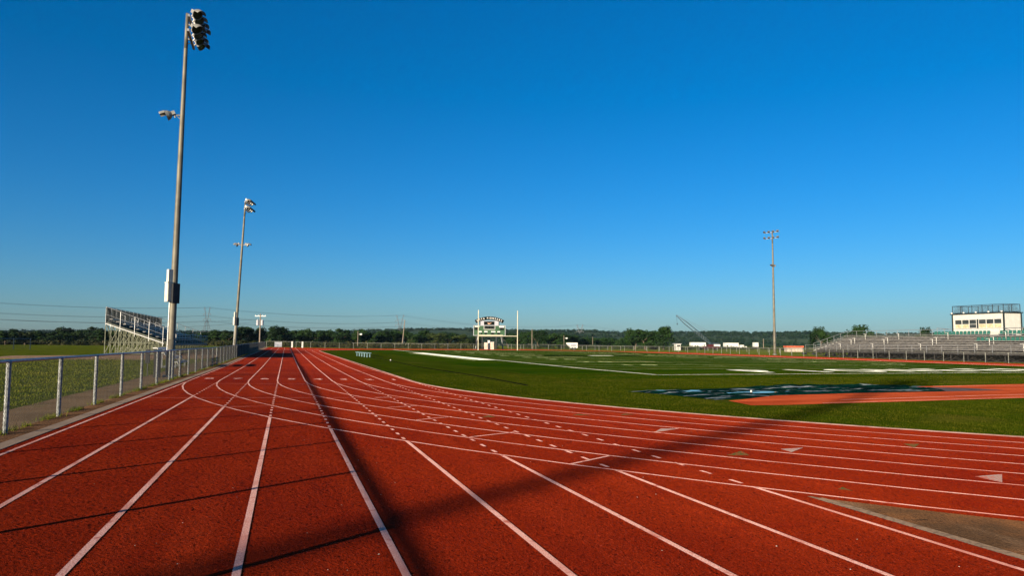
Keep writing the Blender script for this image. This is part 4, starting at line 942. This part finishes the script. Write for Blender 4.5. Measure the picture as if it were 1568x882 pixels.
def trunk_mesh(name, seed, wide):
    r_ = random.Random(seed); b = MB(); p = Vector((0, 0, -.03)); rad = .032
    for k in range(3):
        q = p+Vector((r_.uniform(-.03, .03), r_.uniform(-.03, .03), .14)); b.tube(p, q, rad, rad*.85, n=7, cap=False); p, rad = q, rad*.85
    for k in range(6):
        a = r_.uniform(0, 6.28); b.tube(p, p+Vector((math.cos(a)*wide*.55, math.sin(a)*wide*.55, r_.uniform(.1, .38))), rad*.6, .005, n=5, cap=False)
    me = bpy.data.meshes.new(name); me.from_pydata(b.v, [], b.f); me.materials.append(M_BARK); return me
VAR = []
for i, (wide, nb, m) in enumerate([(.42, 16, 0), (.55, 20, 0), (.38, 14, 1), (.62, 22, 1), (.50, 18, 2), (.75, 24, 0)]):
    VAR.append((crown_mesh('crown', 40+i, 3000, nb, wide, M_LEAF[m], .042, .05), trunk_mesh('trunk', 70+i, wide), wide))
def ordinal(i, n):
    W_ = ['first', 'second', 'third', 'fourth', 'fifth', 'sixth', 'seventh', 'eighth', 'ninth', 'tenth', 'eleventh', 'twelfth', 'thirteenth', 'fourteenth', 'fifteenth']
    return 'leftmost' if i == 0 else 'rightmost' if i == n-1 else W_[i]+' from the left'
KIND = ['dense dark tree', 'broad dark tree', 'narrow green tree', 'wide leafy tree', 'olive green tree', 'low spreading tree']
def tree(label, px, topy, depth, var, wpx=None, group='trees beyond the far fence', name='tree', cat='tree'):
    f_ = foot(px, depth); Ht = (spot(px, topy, depth).z-f_.z)/.95; cr, tr_, wide = VAR[var]
    o = thing(name, label, cat, f_, group, random.uniform(0, 6.28)); s_ = Ht; sxy = s_ if wpx is None else (wpx*depth/F)/(2*wide*.95)
    o.scale = (sxy, sxy, s_)
    link('crown', cr, o); link('trunk', tr_, o)
    return o
TL = 'dark green tree in the belt left of the bleachers'
for i, (px, ty, dp, wp_, v) in enumerate([(-12, 506, 190, 34, 0), (8, 508, 180, 30, 2), (22, 505, 210, 30, 1), (38, 509, 185, 34, 4), (58, 508, 220, 34, 2), (78, 508, 195, 30, 0), (97, 502.5, 215, 36, 1), (112, 507, 200, 30, 3), (127, 505, 225, 34, 1), (146, 500.5, 215, 26, 0), (158, 506, 200, 34, 2), (178, 508, 215, 36, 1), (205, 510, 205, 36, 0), (232, 510, 215, 36, 3), (258, 511, 210, 34, 1)]):
    tree(f'{KIND[v]}, {ordinal(i, 15)} in the belt left of the left bleachers', px, ty, dp, v, wp_, 'tree belt left of the bleachers')
TM = 'dark rounded tree in the belt beyond the end of the lanes'
for i, (px, ty, dp, wp_, v) in enumerate([(283, 510, 235, 40, 1), (312, 509, 250, 40, 0), (335, 507, 240, 34, 2), (352, 506, 225, 30, 0), (366, 501.5, 230, 34, 1), (381, 500.5, 235, 34, 0), (396, 503, 240, 34, 1), (412, 506, 255, 34, 3), (424, 501, 230, 40, 1), (442, 506, 250, 36, 0), (460, 507, 260, 40, 2), (478, 505.5, 255, 36, 3), (495, 507, 265, 40, 1), (512, 507, 260, 36, 3), (524, 503.5, 240, 30, 0)]):
    tree(f'{KIND[v]}, {ordinal(i, 15)} in the belt beyond the end of the lanes', px, ty, dp, v, wp_, 'tree belt beyond the lanes')
TS = 'green tree in the belt between the lanes and the scoreboard'
for i, (px, ty, dp, wp_, v) in enumerate([(540, 509, 270, 34, 3), (556, 506, 250, 34, 2), (574, 509, 265, 40, 3), (592, 508, 260, 40, 1), (608, 507, 270, 36, 2), (628, 508, 265, 40, 3), (648, 507, 280, 40, 1), (668, 511, 270, 40, 4), (688, 510, 285, 40, 1), (708, 513, 280, 40, 4), (726, 514, 290, 36, 3)]):
    tree(f'{KIND[v]}, {ordinal(i, 11)} in the belt between the lanes and the scoreboard', px, ty, dp, v, wp_, 'tree belt left of the scoreboard')
TG = 'bushy tree in the belt right of the goal post'
for i, (px, ty, dp, wp_, v) in enumerate([(778, 511, 290, 34, 1), (793, 512, 280, 34, 0), (808, 507, 260, 28, 0), (825, 507, 250, 36, 1), (843, 512, 270, 34, 2), (860, 512, 300, 36, 3), (878, 514, 310, 36, 1), (897, 517, 320, 40, 3), (918, 518, 330, 40, 1), (938, 517, 330, 36, 0), (952, 518, 320, 30, 3)]):
    tree(f'{KIND[v]}, {ordinal(i, 11)} in the belt right of the goal post', px, ty, dp, v, wp_, 'tree belt right of the goal post')
for lab, px, ty, dp, wp_, v in [('low left tree of the dark group left of the crane', 972, 505.5, 235, 42, 1), ('middle tree of the dark group left of the crane', 988, 504.5, 230, 42, 0), ('tallest right hand tree of the dark group left of the crane', 1016, 501.5, 225, 44, 1), ('small tree filling the gap in the dark group left of the crane', 1002, 508, 235, 40, 3)]:
    tree(lab, px, ty, dp, v, wp_, 'dark tree group left of the crane')
for lab, px, ty, dp, wp_ in [('broad round bush behind the left end of the grandstand', 1257, 503, 165, 38), ('biggest round bush rising behind the grandstand rail', 1315, 500.5, 170, 52), ('small round bush just left of the press box', 1415, 504, 160, 34), ('round bush at the right edge behind the press box', 1568, 504, 150, 30)]:
    tree(lab, px, ty, dp, 5, wp_, 'round bushes behind the grandstand', 'bush', 'bush')
# scrub and woods too dense to count
def cards(name, centres, rad, per, leaf, material, flat=.6):
    c_ = np.repeat(centres, per, 0); rr = np.repeat(rad, per); n = len(c_)
    u = rng.normal(size=(n, 3)); u /= np.linalg.norm(u, axis=1)[:, None]; q = u*(rr*rng.uniform(.3, 1.05, n))[:, None]; q[:, 2] = np.abs(q[:, 2])*flat*1.5; q += c_
    t1_ = np.cross(u, rng.normal(size=(n, 3))); t1_ /= np.linalg.norm(t1_, axis=1)[:, None]; t2_ = np.cross(u+rng.normal(0, .5, (n, 3)), t1_); t2_ /= np.linalg.norm(t2_, axis=1)[:, None]
    sz = (leaf*rng.uniform(.5, 1.3, n)*rr)[:, None]
    return npmesh(name, np.stack([q-t1_*sz, q-t2_*sz*.6, q+t1_*sz, q+t2_*sz*.6], 1).reshape(-1, 3), 4, material)
cc, rr = [], []
for i in range(520):
    px = random.uniform(-30, 760); dp = random.uniform(178, 235); 
    if 165 < px < 330 and dp < 185: dp += 30
    f_ = foot(px, dp); cc.append(f_); rr.append(random.uniform(.9, 2.0)*(dp/200)*(1 if px > 320 or px < 150 else .8))
me = cards('scrub', np.array(cc), np.array(rr), 90, .16, M_SCRUB); tag(link('scrub', me), 'dry brown green scrub below the tree belt', 'scrub', kind='stuff')
cc, rr = [], []
for i in range(260):
    px = random.uniform(780, 1260); dp = random.uniform(240, 420); f_ = foot(px, dp); cc.append(f_); rr.append(random.uniform(.7, 1.9))
me = cards('meadow_bushes', np.array(cc), np.array(rr), 60, .2, M_LEAF[2]); tag(link('meadow_bushes', me), 'low bushes scattered over the meadow under the ridge', 'bushes', kind='stuff')
# wooded hills
ridge = ([-700, -100, 60, 200, 330, 500, 560, 640, 740, 800, 900, 960, 1040, 1090, 1150, 1250, 1320, 1450, 1568, 1750, 2400],
         [508, 508, 507, 507, 508, 508.5, 506, 504, 504, 506.5, 506.5, 510, 509, 508, 509.5, 508.5, 511.5, 511, 511.5, 510, 511])
def hill(px, t, dtop):
    """height profile of the slope, t=0 at its foot, 1 on the crest"""
    dp = 560+(dtop-560)*t; p = spot(px, 525, dp); zc = spot(px, np.interp(px, *ridge)+1.2, dtop).z
    h = .54+(zc-.54)*(t*t*(3-2*t)) if t <= 1 else zc*(1-.5*(t-1))
    h += mn.noise((p.x*.006, p.y*.006, 3))*6*t*(1-min(t, 1))
    return Vector((p.x, p.y, h-.8))
b = MB(); xs = np.arange(-700, 2401, 25); tsn = np.linspace(0, 1.4, 12); vs = [hill(px, t, 1300) for t in tsn for px in xs]; n = len(xs)
b.add(vs, [(j*n+i, j*n+i+1, (j+1)*n+i+1, (j+1)*n+i) for j in range(len(tsn)-1) for i in range(n-1)]); tag(b.obj('hills', M_HILLG, smooth=True), kind='structure')
cc, rr = [], []
for i in range(7000):
    px = random.uniform(-300, 1900); t = random.random()**.7; 
    p = hill(px, t, 1300); cl = mn.noise((p.x*.008, p.y*.008, 11))
    if cl < -.22: continue
    cc.append(p); rr.append(random.uniform(3., 5.5)*(.75+.25*t))
me = cards('hill_woods', np.array(cc), np.array(rr), 26, .34, M_HILL, .55); tag(link('hill_woods', me), 'hazy wooded ridge along the horizon', 'woods', kind='stuff')

# ------------------------------------------------------------------ haze
hz = MB(); hz.box((0, 700, 32), (5200, 4400, 80)); hm = bpy.data.materials.new('haze'); hm.use_nodes = True
t = hm.node_tree; t.nodes.remove(t.nodes['Principled BSDF']); pv = t.nodes.new('ShaderNodeVolumePrincipled')
pv.inputs['Color'].default_value = (.50, .78, 1, 1); pv.inputs['Density'].default_value = .000035; pv.inputs['Anisotropy'].default_value = .0
t.links.new(pv.outputs[0], t.nodes['Material Output'].inputs['Volume']); tag(hz.obj('haze', hm), kind='stuff')
